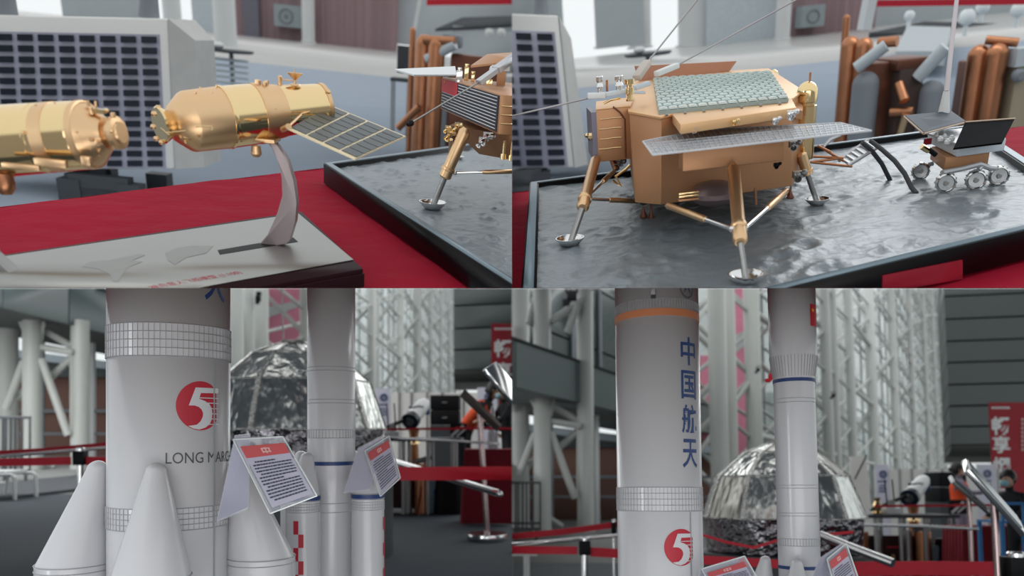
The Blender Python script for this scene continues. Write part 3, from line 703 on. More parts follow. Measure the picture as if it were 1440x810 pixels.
# front edge line meets left edge line extended
d1 = (cFL - cBL); den = d1.x * u_.y - d1.y * u_.x; s_ = ((FL.x - cBL.x) * u_.y - (FL.y - cBL.y) * u_.x) / den
cF = cBL + d1 * s_
rb_ = Q(1407, 200, zt); rf_ = Q(1440, 221, zt); d2 = (rf_ - rb_).normalized()
# right edge meets front edge / back edge
def meet(p, d, q, e_):
    den = d.x * e_.y - d.y * e_.x; s_ = ((q.x - p.x) * e_.y - (q.y - p.y) * e_.x) / den; return p + d * s_
kb = (Q(1290, 186, zt) - cBL)
cR = meet(FL, fe, rb_, d2); cB = meet(cBL, kb, rb_, d2)
lunar_tray(fr, [cBL, cF, cR, cB], zt, 'black display tray with moon ground under the big gold lander and rover', DR)
LG = zt - .016
t = thing('name_plate', fr, lerp(Q(1238, 420, -DR), Q(1353, 400, -DR), .5), 'small red plaque on the front side of the black tray', 'plaque')
n_ = V((u_.y, -u_.x, 0)); d_ = .0
pA = meet(cF, fe, V((0, 0, zt)) + Q(1238, 388, zt), V((0, 1, 0))); 
def front_pt(px, row):
    # point on the front side plane of the tray under pixel
    d = fr.Ri @ V(((px - CX) / F, 1, (CY - row) / F)); c = V((0, 0, fr.hc)); tt = (FL - c).dot(n_) / d.dot(n_); return c + d * tt
q = [front_pt(*a) for a in ((1240, 387), (1352, 365), (1352, 392), (1240, 412))]
MB().prism([p - n_ * .001 for p in q], n_ * .004).build('plate', M('plaque_red', (132, 16, 36), .4), t)
# ---- lander
zT, zB = .285, .088
J = {k: Q(*v, zT) for k, v in dict(a=(885, 157), b=(930, 165), c=(945, 161), d=(957, 175), e=(1120, 151), f=(1113, 139), g=(1128, 128), h=(1080, 97), i=(905, 108), j=(880, 124)).items()}
cen = (J['a'] + J['g'] + J['h'] + J['j']) / 4
L_ = thing('lunar_lander_model', fr, (cen.x, cen.y, LG), 'large gold lander model with four legs and a thin solar wing in front', 'lander model')
top = [J[k] for k in 'abcfghij']
dn = V((0, 0, zB - zT))
low = {k: J[k] + dn for k in J}; low['a'] = Q(893, 285, zB); low['b'] = Q(929, 288, zB); low['c'] = lerp(low['b'], Q(1113, 262, zB), .06); low['f'] = Q(1113, 262, zB); low['g'] = Q(1132, 240, zB)
MB().loft([low[k] for k in 'abcfghij'], [p - V((0, 0, .004)) for p in top]).build('body', goldbuff, L_, bevel=.0025)
MB().prism([lerp(cen + V((0, 0, 0)), p, 1.012) - V((0, 0, .004)) for p in [J[k] for k in 'abcfghij']], (0, 0, .006)).build('lid', goldlid, L_, bevel=.001)
# sloped front flap
fy = .0
MB().prism([J['c'] + V((.0, 0, .002)), J['d'] + V((0, 0, -.0)), J['e'] + V((0, 0, -.0)), J['f'] + V((0, 0, .002))], (0, 0, -.02)).build('front_flap', goldlid, L_, bevel=.0015)
fd = [Q(957, 190, zT - .045), Q(1112, 168, zT - .045)]
# protruding box below the wing
yfp = (J['d'].y + J['e'].y) / 2
q = [fr.P(960, 207, y=yfp - .02), fr.P(1103, 195, y=yfp - .02), fr.P(1103, 226, y=yfp - .02), fr.P(960, 242, y=yfp - .02)]
MB().prism(q, (0, .05, 0)).build('equipment_box', goldbuff, L_, bevel=.003)
# silver scaled blanket, tile by tile
bq = [Q(918, 109, zT + .012), Q(1083, 99, zT + .012), Q(1109, 137, zT + .012), Q(926, 155, zT + .012)]
pan = MB().prism([p - V((0, 0, .01)) for p in bq], (0, 0, .008)).build('thermal_blanket', M('blanket_base', (140, 156, 154), .4, .3), L_)
NR, NC = 15, 13
tm = M('silver_tile', (206, 218, 214), .28, .45, (30, .05))
for j in range(NR):
    for i in range(NC + (j % 2)):
        u0 = max(0, (i - .5 * (j % 2)) / NC + .006); u1 = min(1, (i + 1 - .5 * (j % 2)) / NC - .006)
        v0, v1 = j / NR + .008, (j + 1) / NR - .008
        if u1 - u0 < .01: continue
        a_, b_, c_, d_ = [quadpt(bq, u, v) for u, v in ((u0, v0), (u1, v0), (u1, v1), (u0, v1))]
        up = V((0, 0, .0045)); lo_ = V((0, 0, -.001)); m1 = lerp(a_, b_, .5); m2 = lerp(d_, c_, .5)
        MB().add([a_ + lo_, b_ + lo_, c_ + lo_, d_ + lo_, a_, b_, c_ + up * .6, d_ + up * .6, m1 + up * .4, m2 + up], [(0, 1, 2, 3), (4, 8, 9, 7), (8, 5, 6, 9), (7, 9, 6, 2, 3), (0, 3, 7, 4), (1, 2, 6, 5), (0, 1, 5, 8, 4)]).build('tile', tm, pan, smooth=False)
for i in range(7):
    p = quadpt(bq, .06 + i * .145, 1.03) - V((0, 0, .008)); MB().sphere(p, .004, 8).build('bolt', dsteel, L_)
# left cab
yq = J['a'].y + .06
cb = [fr.P(838, 155, y=yq), fr.P(881, 151, y=yq), fr.P(881, 224, y=yq), fr.P(838, 226, y=yq)]
zc = cb[0].z; bot = cb[2].z
cab = [V((cb[0].x, yq, zc)), V((cb[1].x + .01, yq, zc)), V((cb[1].x + .05, yq + .22, zc)), V((cb[0].x + .02, yq + .2, zc))]
MB().prism(cab, (0, 0, bot - zc)).build('side_cabin', goldbuff, L_, bevel=.002)
MB().prism([p + V((0, 0, .0005)) for p in cab], (0, 0, .003)).build('cabin_roof', goldlid, L_)
for row in (166, 180, 194, 208): MB().path([fr.P(842 + (row % 4), row + 2, y=yq - .002), fr.P(853, row + 1, y=yq - .003), fr.P(864, row - .5, y=yq - .002), fr.P(874, row - 1, y=yq - .002)], .0015).build('rib', gold, L_)
MB().box((cab[0].x - .006, yq + .08, (zc + bot) / 2), (.012, .15, zc - bot - .01)).build('side_radiator', M('violet_grey', (120, 116, 132), .4, .3), L_)
MB().path([fr.P(862, 150, y=yq - .005), fr.P(872, 158, y=yq - .006), fr.P(879, 168, y=yq - .006), fr.P(880, 222, y=yq - .006)], .002).build('cable', bronze, L_)
p = fr.P(832, 192, y=yq + .02); MB().sphere(p, .012, 10).sphere(p + V((-.012, 0, .004)), .007, 8).build('side_sensor', gold, L_)
# sampling arm
def lk(nm, mat, x0_, y0_, x1_, y1_, wp, yy0, yy1, hw=.7):
    p0 = fr.P(x0_, y0_, y=yy0); p1 = fr.P(x1_, y1_, y=yy1); wd = fr.m(p0, wp); MB().bar(p0, p1, wd, wd * hw).build(nm, mat, L_, bevel=wd * .12)
yt = yq + .02
wb = M('pale_blue_paint', (204, 214, 222), .4)
lk('arm_link', white, 826, 135, 851, 134, 11, yt, yt); lk('arm_link', wb, 850, 133, 884, 127, 8, yt, yt + .03); lk('arm_link', wb, 892, 124, 912, 117, 9, yt + .03, yt + .06); lk('arm_link', wb, 888, 130, 906, 130, 6, yt + .02, yt + .05)
lk('rod_holder', M('tan_grey', (188, 178, 170), .5), 895, 110, 911, 87, 12, yt + .03, yt + .08); lk('rod_holder', white, 923, 104, 952, 92, 10, yt + .04, yt + .1)
for (x0_, y0_, x1_, y1_, ya, yb2) in ((911, 87, 990, -12, yt + .08, yt + .16), (952, 92, 1130, -6, yt + .1, yt + .3), (828, 138, 690, 170, yt, yt - .12)):
    MB().tube(fr.P(x0_, y0_, y=ya), fr.P(x1_, y1_, y=yb2), .0022).build('antenna_rod', M('rod_grey', (170, 166, 168), .35, .6), L_)
for (px, r0, r1, rp) in ((844, 107, 130, 5), (871, 106, 128, 6)):
    p0 = fr.P(px, r1, y=yt + .02); p1 = p0 + V((0, 0, fr.zat(p0, r0) - p0.z)); rr = fr.m(p0, rp)
    MB().lathe(p0, p1, [(0, rr * .7), (.3, rr * .7), (.35, rr), (.6, rr * .6), (.7, rr), (.95, rr), (1, rr * .8)], 16).build('sensor_head', chrome, L_)
p0 = fr.P(854, 130, y=yt + .03); MB().tube(p0, p0 + V((0, 0, .03)), .003).build('post', copper, L_)
p0 = fr.P(886, 142, y=yq + .0); p1 = p0 + V((0, 0, fr.zat(p0, 111) - p0.z)); rr = fr.m(p0, 5.5)
MB().lathe(p0, p1, [(0, rr), (.1, rr), (.12, rr * .75), (.3, rr * .75), (.33, rr * 1.1), (.6, rr * 1.1), (.62, rr * .8), (.75, rr * .8), (.78, rr * 1.35), (1, rr * 1.35)], 16).build('gold_knob', gold, L_)
MB().path([fr.P(849, 146, y=yt - .01), fr.P(858, 141, y=yt - .01), fr.P(872, 138, y=yt)], .003).build('gold_clip', gold, L_)
# rear panel
yr = J['h'].y + .05
MB().prism([fr.P(893, 93, y=yr), fr.P(1036, 86, y=yr), fr.P(1026, 100, y=yr), fr.P(900, 116, y=yr)], (0, .02, 0)).build('rear_panel', M('rear_gold', (176, 130, 108), .45, .5), L_)
# front solar wing
yw0 = yfp - .03
zw = fr.P(1100, 190, y=yw0 - .05).z
wq = [Q(904, 199, zw), Q(985, 183, zw), Q(1182, 173, zw), Q(1225, 184, zw), Q(918, 218, zw)]
glassy = M('wing_glass', (176, 182, 188), .2, .35, (60, .1), alpha=.9)
ww = MB().prism(wq, (0, 0, -.002)).build('solar_wing', glassy, L_, smooth=False)
ed = MB()
for i in range(5): ed.tube(wq[i], wq[(i + 1) % 5], .0022, n=6)
ed.build('wing_edge', silverpaint, ww)
g_ = MB()
for i in range(1, 40):
    u = i / 40; a_ = lerp(wq[4], wq[3], u); 
    tpx = lerp(904, 1225, u)
    b_ = lerp(wq[0], wq[1], u / .27) if u < .27 else (lerp(wq[1], wq[2], (u - .27) / .6) if u < .87 else lerp(wq[2], wq[3], (u - .87) / .13))
    g_.tube(a_ + V((0, 0, .001)), b_ + V((0, 0, .001)), .0006, n=4)
g_.build('cell_line', silverpaint, ww, kind='stuff')
for j in range(1, 5):
    v = j / 5; MB().tube(lerp(wq[4], wq[0], v) + V((0, 0, .001)), lerp(wq[3], wq[2], v) + V((0, 0, .001)), .0009, n=4).build('cell_seam', silverpaint, ww)
# gold tank at right
p0 = fr.P(1129, 226, y=J['g'].y - .04); p1 = p0 + V((0, 0, fr.zat(p0, 114) - p0.z)); rr = fr.m(p0, 13.5); H = p1.z - p0.z
pr = [(0, rr * .5), (.03, rr), (.7, rr), (.71, rr * .86), (.74, rr * .86), (.75, rr), (1 - rr / H, rr)] + [(1 - rr / H + math.sin(k * math.pi / 12) * rr / H, rr * math.cos(k * math.pi / 12)) for k in range(1, 7)]
MB().lathe(p0, p1, pr, 32).build('gold_tank', gold, L_)
MB().tube(p1 + V((.004, 0, -.004)), p1 + V((.004, 0, .02)), .0025).build('pin', copper, L_)
MB().prism([J['f'] + V((0, 0, -.02)), Q(1128, 156, zT - .03), Q(1130, 148, zT - .03), J['g'] + V((0, 0, -.02))], (0, 0, -.02)).build('tank_bracket', goldbuff, L_)
p0 = fr.P(1087, 132, y=J['h'].y - .1); p1 = p0 + V((0, 0, fr.zat(p0, 97) - p0.z)); rr = fr.m(p0, 7)
MB().lathe(p0, p1, [(0, rr), (.7, rr), (.9, rr * .75), (1, .001)], 20).build('gold_tank', gold, L_)
for (px, py, s, yy, m_) in ((900, 179, 7, J['a'].y - .01, chrome), (977, 181, 7, yfp - .02, chrome), (1033, 172, 5, yfp - .02, gold), (1090, 170, 6, yfp - .02, chrome), (1112, 162, 8, yfp - .01, chrome), (906, 216, 10, J['a'].y - .015, chrome), (914, 228, 8, J['a'].y - .03, dsteel), (907, 277, 13, J['a'].y - .01, dsteel), (1116, 205, 8, J['e'].y - .0, dsteel), (1122, 248, 9, J['e'].y + .01, dsteel), (868, 232, 9, yq + .05, dsteel), (1092, 233, 5, yfp - .0, black)):
    thruster(L_, fr, px, py, yy, s, mat=m_)
MB().path([fr.P(860, 222, y=yq + .05), fr.P(866, 238, y=yq + .04)], .008).build('strut_head', copper, L_)
MB().path([fr.P(862, 254, y=yq), fr.P(873, 262, y=yq - .01), fr.P(866, 248, y=yq), fr.P(880, 238, y=yq), fr.P(886, 232, y=yq)], .0045).build('gold_bracket', gold, L_)
q = fr.P(968, 276, y=yfp - .02); k = fr.m(q, 1)
for d_ in (-4, 1, 5): MB().box((q.x, q.y, q.z + d_ * k), (28 * k, 10 * k, 3 * k)).build('louvre', gold if d_ > -3 else goldbuff, L_, bevel=.001)
MB().sphere(fr.P(1006, 272, y=yfp + .12), .06, 18, (1, 1, .5)).build('engine_bell', M('bell_grey', (128, 110, 112), .4, .6), L_)
for (px, r0, r1, yy) in ((905, 284, 306, J['a'].y), (916, 284, 311, J['a'].y), (1111, 262, 279, J['e'].y)):
    p = fr.P(px, r1, y=yy); k = fr.m(p, 1); h_ = (r1 - r0) * k
    MB().lathe(p, p + V((0, 0, h_)), [(0, 5 * k), (.1, 5.5 * k), (.55, 1.5 * k), (1, 1.2 * k)], 14).build('nozzle', bronze, L_)
MB().tube(fr.P(1062, 264, y=yfp + .1), fr.P(1063, 288, y=yfp + .1), .003).build('probe', copper, L_)
# legs
f1, f2, f3 = Q(1049, 398, LG), Q(802, 345, LG), Q(1149, 288, LG)
yl = J['a'].y
m1, m2, m3 = fr.P(1041, 341, y=f1.y + .02), fr.P(819, 293, y=f2.y + .02), fr.P(1136, 246, y=f3.y)
leg_asm(L_, fr, fr.P(1031, 232, y=yfp - .03), m1, f1, fr.m(f1, 9.5), fr.m(f1, 4.6), 0, fr.m(f1, 25))
leg_asm(L_, fr, fr.P(838, 222, y=yq - .0), m2, f2, fr.m(f2, 8), fr.m(f2, 4.4), 0, fr.m(f2, 20))
leg_asm(L_, fr, fr.P(1126, 215, y=f3.y), m3, f3, fr.m(f3, 7), fr.m(f3, 3.6), 0, fr.m(f3, 16.5))
h1 = lerp(fr.P(1031, 232, y=yfp - .03), m1, .84); h2 = lerp(fr.P(838, 222, y=yq), m2, .84)
strut(L_, fr.P(938, 289, y=yfp + .03), h1 + V((-.012, 0, 0)), .0075, .62)
strut(L_, fr.P(1107, 268, y=yfp + .05), h1 + V((.012, 0, 0)), .007, .5)
strut(L_, fr.P(898, 283, y=J['a'].y), h2 + V((.012, 0, 0)), .0065, .62)
strut(L_, fr.P(864, 240, y=yq + .08), h2 + V((.008, .01, .005)), .0065, .45)
for (x0_, y0_, x1_, y1_) in ((1140, 228, 1198, 234), (1142, 220, 1186, 222), (1162, 212, 1186, 226), (1140, 228, 1185, 222), (1150, 205, 1168, 214)):
    MB().tube(fr.P(x0_, y0_, y=f3.y + .15), fr.P(x1_, y1_, y=f3.y + .15), .0035).build('ramp_strut', copper, L_)
yr_ = f3.y + .2
p = [fr.P(1180, 226, y=yr_), fr.P(1192, 233, y=yr_ - .05), fr.P(1236, 206, y=yr_), fr.P(1222, 196, y=yr_ + .05)]
rp_ = MB()
rp_.tube(p[0], p[3], .005).tube(p[1], p[2], .005)
for i in range(6): rp_.bar(lerp(p[0], p[3], .1 + i * .16), lerp(p[1], p[2], .1 + i * .16), .012, .006)
rp_.build('ramp', silverpaint, L_)
for pts in ([(1212, 200), (1226, 212), (1240, 230), (1248, 246), (1252, 254)], [(1224, 198), (1240, 210), (1258, 226), (1272, 244), (1282, 264), (1289, 272)]):
    n_p = len(pts); pp = [fr.P(x, y, y=yr_ - .02) for x, y in pts]; e3 = Q(pts[-1][0], pts[-1][1], LG); pp[-1] = e3
    for i in range(1, n_p): pp[i] = fr.P(pts[i][0], pts[i][1], y=lerp(pp[0].y, e3.y, i / (n_p - 1)))
    MB().path(pp, .006).build('ramp_rail', dgrey, L_)
MB().path([fr.P(1158, 206, y=yr_ + .1), fr.P(1168, 196, y=yr_ + .1), fr.P(1182, 190, y=yr_ + .1)], .005).build('ramp_arm', silverpaint, L_)
# ---- rover
w1, w2, w3, w4 = (1328, 270), (1370, 266), (1402, 260), (1293, 252)
g1 = Q(*w1, LG); g2 = Q(*w2, LG); g3 = Q(*w3, LG); g4 = Q(*w4, LG)
rv = thing('moon_rover_model', fr, (g2.x, g2.y + .1, LG), 'small rover model with silver wheels and black wing panels', 'rover model')
for i, (g, rp) in enumerate(((g1, 13), (g2, 13), (g3, 13), (g4, 11.5))):
    rr = fr.m(g, rp); c = g + V((0, 0, rr)); axv = V((-.35, -1, 0)).normalized()
    wh = MB().lathe(c - axv * rr * .45, c + axv * rr * .45, [(0, rr * .3), (0, rr * .85), (.1, rr), (.5, rr * 1.03), (.9, rr), (1, rr * .85), (.9, rr * .75), (.85, rr * .3)], 24).build('wheel', chrome, rv)
    tr_ = MB()
    for k in range(14):
        a_ = k * 2 * math.pi / 14; u = V((axv.y, -axv.x, 0)); d = u * math.cos(a_) + V((0, 0, 1)) * math.sin(a_)
        tr_.bar(c + d * rr * 1.03 - axv * rr * .42, c + d * rr * 1.03 + axv * rr * .42, rr * .08, rr * .08)
    tr_.build('tread', dsteel, wh); MB().lathe(c + axv * rr * .3, c + axv * rr * .6, [(0, rr * .3), (1, rr * .22)]).build('hub', dsteel, wh)
ym = g2.y + .02
MB().path([fr.P(1325, 243, y=g1.y), fr.P(1350, 238, y=ym), fr.P(1378, 231, y=ym), fr.P(1392, 236, y=ym), fr.P(1404, 237, y=g3.y)], .007).build('rocker', silverpaint, rv)
MB().path([fr.P(1365, 248, y=ym), fr.P(1375, 240, y=ym), fr.P(1382, 232, y=ym)], .006).build('rocker', silverpaint, rv)
MB().path([fr.P(1290, 236, y=g4.y), fr.P(1312, 230, y=g4.y)], .006).build('rocker', silverpaint, rv)
# body
zb0 = fr.P(1330, 240, y=ym).z; zb1 = fr.P(1330, 221, y=ym).z
bt = [fr.P(1330, 221, z=zb1), fr.P(1392, 214, z=zb1), fr.P(1380, 200, z=zb1), fr.P(1310, 206, z=zb1)]
MB().prism(bt, (0, 0, zb0 - zb1)).build('body', goldbuff, rv, bevel=.002)
zd = zb1 + .002
dk_ = [fr.P(1345, 221, z=zd), fr.P(1412, 212, z=zd), fr.P(1400, 192, z=zd), fr.P(1303, 200, z=zd)]
MB().prism(dk_, (0, 0, .03)).build('deck', wb, rv, bevel=.003)
zp = zd + .03
MB().prism([fr.P(1345, 204, z=zp + .001), fr.P(1411, 198, z=zp + .001), fr.P(1398, 178, z=zp + .001), fr.P(1300, 188, z=zp + .001)], (0, 0, .004)).build('deck_plate', silverpaint, rv)
for (px, py, s) in ((1322, 198, 4), (1332, 202, 4), (1328, 193, 3), (1338, 197, 4), (1316, 192, 3)):
    p = fr.P(px, py, z=zp + .006); k = fr.m(p, s); MB().lathe(p, p + V((0, 0, k * 1.6)), [(0, k), (.6, k), (.7, k * .6), (1, k * .6)], 12).build('instrument', white, rv)
p0, p1 = fr.P(1300, 196, y=dk_[3].y - .06), fr.P(1309, 202, y=dk_[3].y - .08)
MB().box(lerp(p0, p1, .5), (.02, .004, .016)).build('red_badge', redpaint, rv)
lp = [fr.P(1272, 164, y=ym + .16), fr.P(1337, 158, y=ym + .3), fr.P(1357, 172, y=ym + .14), fr.P(1299, 188, y=ym + .02)]
w_ = MB().slab([lp[3], lp[2], lp[1], lp[0]], .004).build('wing_panel', M('panel_slate', (58, 68, 78), .6, 0, spec=.2), rv)
e_ = MB()
for i in range(4): e_.tube(lp[i], lp[(i + 1) % 4], .003, n=6)
e_.build('wing_edge', M('gold_edge', (190, 170, 150), .4, .5), w_)
lp = [fr.P(1357, 172, y=ym + .02), fr.P(1427, 167, y=ym + .06), fr.P(1410, 200, y=ym - .1), fr.P(1341, 208, y=ym - .14)]
w_ = MB().slab(lp, .005).build('wing_panel', M('matt_black_panel', (8, 9, 12), .8, 0, spec=.05), rv)
MB().tube(lp[0], lp[1], .003, n=6).build('wing_edge', MATS['gold_edge'], w_)
MB().path([fr.P(1296, 206, y=ym - .02), fr.P(1306, 212, y=ym - .02)], .007).build('gripper', gold, rv)
MB().path([fr.P(1306, 210, y=ym - .02), fr.P(1316, 218, y=ym - .02)], .006).build('gripper', black, rv)
p0 = fr.P(1327, 160, y=ym + .28); p1 = fr.P(1331, 128, y=ym + .28); p2 = fr.P(1347, -15, y=ym + .34)
k = fr.m(p0, 1)
MB().tube(p0, p1, 7.5 * k, 4 * k, 20).build('mast_base', white, rv)
MB().tube(p1, p2, 3.4 * k, 2.6 * k, 16).build('mast', M('mast_pink_grey', (206, 198, 202), .35), rv)
MB().tube(p0, V((p0.x, p0.y, zp)), 3 * k).build('mast_foot', silverpaint, rv)
# ================================================================ shared builders for the two lower hall views
navytext = M('grey_navy_text', (62, 66, 84), .6)
foil = M('silver_foil', (214, 216, 212), .27, 1, (3, .05), (4, .9, .07, (1.6, 1.6, .55)))
foild = M('silver_foil_dull', (150, 148, 142), .33, 1, (3, .08), (3, .8, .07, (1.5, 1.5, .6)))
foilseam = M('foil_tape', (200, 200, 196), .25, 1, (8, .1), (40, 1, .03))
darkmirror = M('dark_mirror_foil', (120, 118, 122), .08, 1, (3, .1), (14, .7, .03))
acryl = M('clear_acrylic', (214, 216, 226), .08, 0, None, alpha=.28, coat=.4)
paper = M('card_paper', (172, 170, 188), .6, 0, (4, .02))
cardred = M('card_red', (186, 84, 88), .5, 0, (6, .03))
fascia_m = M('fascia_green_grey', (88, 100, 100), .5, .1, (1, .03))
gwall_m = M('grey_cladding', (84, 90, 90), .55, .1, (1, .03))
trussm = M('truss_paint', (172, 175, 171), .45, 0, (1, .04))
darkred = M('dark_red_cloth', (112, 10, 26), .9, 0, (4, .1), (9, .5, .02))
orange = M('orange_vest', (226, 78, 30), .75, 0, (8, .05), (20, .4, .01))
skin = M('skin', (206, 160, 136), .5, 0, (8, .04))
hair = M('black_hair', (22, 18, 18), .5, 0, (40, .2))
cloth_b = M('black_clothing', (22, 24, 28), .85, 0, (8, .1), (12, .4, .01))

def lathe_z(mb, cx, cy, prof, n=64): return mb.rings([[V((cx + r * math.cos(2 * math.pi * i / n), cy + r * math.sin(2 * math.pi * i / n), z)) for i in range(n)] for z, r in prof])
def ring_line(cx, cy, z, Rr, r=.0012): return MB().torus((cx, cy, z), (0, 0, 1), Rr, r, 72, 5)
def stringers(mb, cx, cy, Rr, z0, z1, n, w_=.0012, skip=None):
    for i in range(n):
        a = 2 * math.pi * i / n
        if skip and skip(i): continue
        d = V((math.cos(a), math.sin(a), 0)); mb.bar(V((cx, cy, z0)) + d * Rr, V((cx, cy, z1)) + d * Rr, w_, .0016, up=d)
def booster(par, cx, cy, r, zt, zb, ztip, lean, band=None, checks=None, a_chk=0, tipr=.025, s=1, rel=.003):
    """oblique nose: the tip leans by vector lean toward the core"""
    b = MB(); b = lathe_z(b, cx, cy, [(zb, r), (zt, r)], 48).build('booster', whiteg, par)
    rs = []; n = 48
    prof = [(0, r * 1.0, 0)]
    H = ztip - zt
    for k in range(0, 14):
        u = k / 13; rs.append([V((cx + lean[0] * u * .94 + lerp(r, tipr, u) * math.cos(2 * math.pi * i / n), cy + lean[1] * u * .94 + lerp(r, tipr, u) * math.sin(2 * math.pi * i / n), zt + (H - tipr * .9) * u)) for i in range(n)])
    for k in range(1, 7):
        a = k * math.pi / 12; rr = tipr * math.cos(a)
        rs.append([V((cx + lean[0] * (.94 + .06 * k / 6) + max(rr, .0003) * math.cos(2 * math.pi * i / n), cy + lean[1] * (.94 + .06 * k / 6) + max(rr, .0003) * math.sin(2 * math.pi * i / n), zt + H - tipr * .9 + tipr * .9 * math.sin(a))) for i in range(n)])
    nc = MB().rings(rs).build('nose_cone', whiteg, b, smooth=True, ang=.9)
    rg = MB()
    for dz in (.004, -.012): rg.torus((cx, cy, zt + dz * s), (0, 0, 1), r + .0005, .0014 * s, 48, 5)
    rg.build('joint_ring', reliefshade, b)
    if band:
        mb = MB(); z0, z1 = band
        lathe_z(mb, cx, cy, [(z0, r + .0012), (z1, r + .0012), (z1, r - .002), (z0, r - .002)], 48).build('blue_band', bluepaint, b)
        st = MB(); stringers(st, cx, cy, r, z0 - .035 * s, z0 - .008 * s, 40, .001)
        for k in range(4): st.torus((cx, cy, z0 - (.008 + .009 * k) * s), (0, 0, 1), r + .0004, .0009 * s, 48, 4)
        st.build('rib_band', reliefshade, b)
    if checks:
        for k in range(checks):
            z1 = zt - (.075 + .043 * k) * s; z0 = z1 - .043 * s
            for kk, (side) in enumerate((0, 1)):
                if (k % 2) != side: continue
                a0 = a_chk + side * .016 * s / r
                w_ = .016 * s / r; q = []
                for (aa, z) in ((a0, z0), (a0 + w_, z0), (a0 + w_, z1), (a0, z1)): q.append(V((cx + (r + .0012) * math.sin(aa), cy - (r + .0012) * math.cos(aa), z)))
                MB().slab(q, .0008).build('red_check', redpaint, b, smooth=False)
    return b
def rocket_big(fr, cx, cy, s, rot, label):
    """white rocket; all heights for s = 1"""
    t = thing('rocket_model', fr, (cx, cy, 0), label, 'rocket model', 'rockets on display' if False else None)
    Rr = .16 * s; Z = lambda z: z * s
    core = lathe_z(MB(), cx, cy, [(Z(.12), Rr), (Z(3.0), Rr), (Z(3.05), Rr * 1.02), (Z(3.6), Rr * 1.02), (Z(3.8), Rr * .8), (Z(3.95), Rr * .4), (Z(4.0), .001)], 96).build('core_stage', whiteg, t)
    lathe_z(MB(), cx, cy, [(0, Rr * .7), (Z(.02), Rr * .75), (Z(.12), Rr * .5)], 32).build('engine_skirt', dsteel, t)
    for (z1, z0, k, n) in ((1.322, 1.236, 5, 72), (.834, .776, 5, 72)):
        b = lathe_z(MB(), cx, cy, [(Z(z0), Rr + .0012), (Z(z1), Rr + .0012)], 96).build('ribbed_ring', whiteg, t)
        m_ = MB()
        for i in range(k): m_.torus((cx, cy, Z(lerp(z0, z1, i / (k - 1)))), (0, 0, 1), Rr + .0018, .0013 * s, 96, 5)
        m_.build('ring_line', reliefshade, b, kind='stuff')
        m_ = MB(); stringers(m_, cx, cy, Rr + .0018, Z(z0), Z(z1), n, .0013 * s); m_.build('stringer', reliefshade, b, kind='stuff')
    m_ = MB(); stringers(m_, cx, cy, Rr + .0008, Z(1.99), Z(2.018), 90, .0035 * s); m_.torus((cx, cy, Z(2.02)), (0, 0, 1), Rr, .001 * s, 96, 4).build('stringer', reliefshade, t, kind='stuff')
    lathe_z(MB(), cx, cy, [(Z(1.955), Rr + .0015), (Z(1.982), Rr + .0015), (Z(1.982), Rr - .002), (Z(1.955), Rr - .002)], 96).build('orange_band', orangepaint, t)
    a = R(rot)
    def place(vs, fs, a0, z, mat, name, par, off=.0012, th=None):
        v2, f2 = wrap2d(vs, fs, cx, cy, Rr + off, a + R(a0), Z(z), .01 * s); return MB().add(v2, f2).build(name, mat, par, smooth=False)
    # red disc with white five
    rl = .066 * s
    n = 64; disc = []
    for i in range(n):
        x = math.cos(2 * math.pi * i / n); y = math.sin(2 * math.pi * i / n); disc.append(V((min(x, .80) * rl * .98, y * rl, 0)))
    vs = [V((0, 0, 0))] + disc; fs = [(0, 1 + i, 1 + (i + 1) % n) for i in range(n)]
    em = place(vs, fs, 28, 1.106, redpaint, 'emblem_disc', t)
    pts = [(270, 112), (480, 112), (480, 155), (312, 158), (298, 208), (345, 225), (385, 250), (408, 285), (415, 330), (410, 380), (390, 425), (350, 455), (300, 472), (250, 462), (214, 440), (240, 437), (280, 430), (310, 400), (328, 360), (330, 330), (318, 300), (295, 278), (262, 266), (218, 266)]
    pv = [V(((x - 312) / 211 * 1.12 * rl, (268 - y) / 211 * rl, 0)) for x, y in pts]
    import mathutils
    from mathutils.geometry import tessellate_polygon
    tri = tessellate_polygon([pv]); place(pv, [tuple(q) for q in tri], 28, 1.106, whiteg, 'numeral_five', em, .0022)
    sv = []; sf = []
    for (y, x0_) in ((200, 300), (243, 370), (290, 410), (335, 414), (380, 408), (427, 385)):
        o = len(sv); q = [(x0_, y + 3.8), (480, y + 3.8), (480, y - 3.8), (x0_, y - 3.8)]
        sv += [V(((x - 312) / 211 * 1.12 * rl, (268 - yy) / 211 * rl, 0)) for x, yy in q]; sf.append((o, o + 1, o + 2, o + 3))
    place(sv, sf, 28, 1.106, whiteg, 'stripe', em, .0023)
    # lettering
    vs, fs = text2d('LONG MARCH', 1, 0, 1); x0 = min(v.x for v in vs); x1 = max(v.x for v in vs); h = max(v.y for v in vs)
    k = .232 * s / (x1 - x0); ky = .029 * s / h
    place([V(((v.x - (x0 + x1) / 2) * k, v.y * ky, 0)) for v in vs], fs, 37.5, .953, M('letter_grey', (70, 72, 76), .5), 'lettering', t)
    for ch, z in (('中', 1.825), ('国', 1.70), ('航', 1.573), ('天', 1.446)):
        vs, fs = text2d(ch, 1, .016, 1); x0 = min(v.x for v in vs); x1 = max(v.x for v in vs); y0 = min(v.y for v in vs); y1 = max(v.y for v in vs)
        hh = .106 * s; ww = .078 * s
        place([V(((v.x - (x0 + x1) / 2) / (x1 - x0) * ww, (v.y - (y0 + y1) / 2) / (y1 - y0) * hh, 0)) for v in vs], fs, 46, z, bluepaint, 'lettering', t)
    # round emblem with arrow
    n = 40; ro, ri = .044 * s, .036 * s
    vs = [V((r_ * math.cos(2 * math.pi * i / n) * .85, r_ * math.sin(2 * math.pi * i / n), 0)) for r_ in (ro, ri) for i in range(n)]
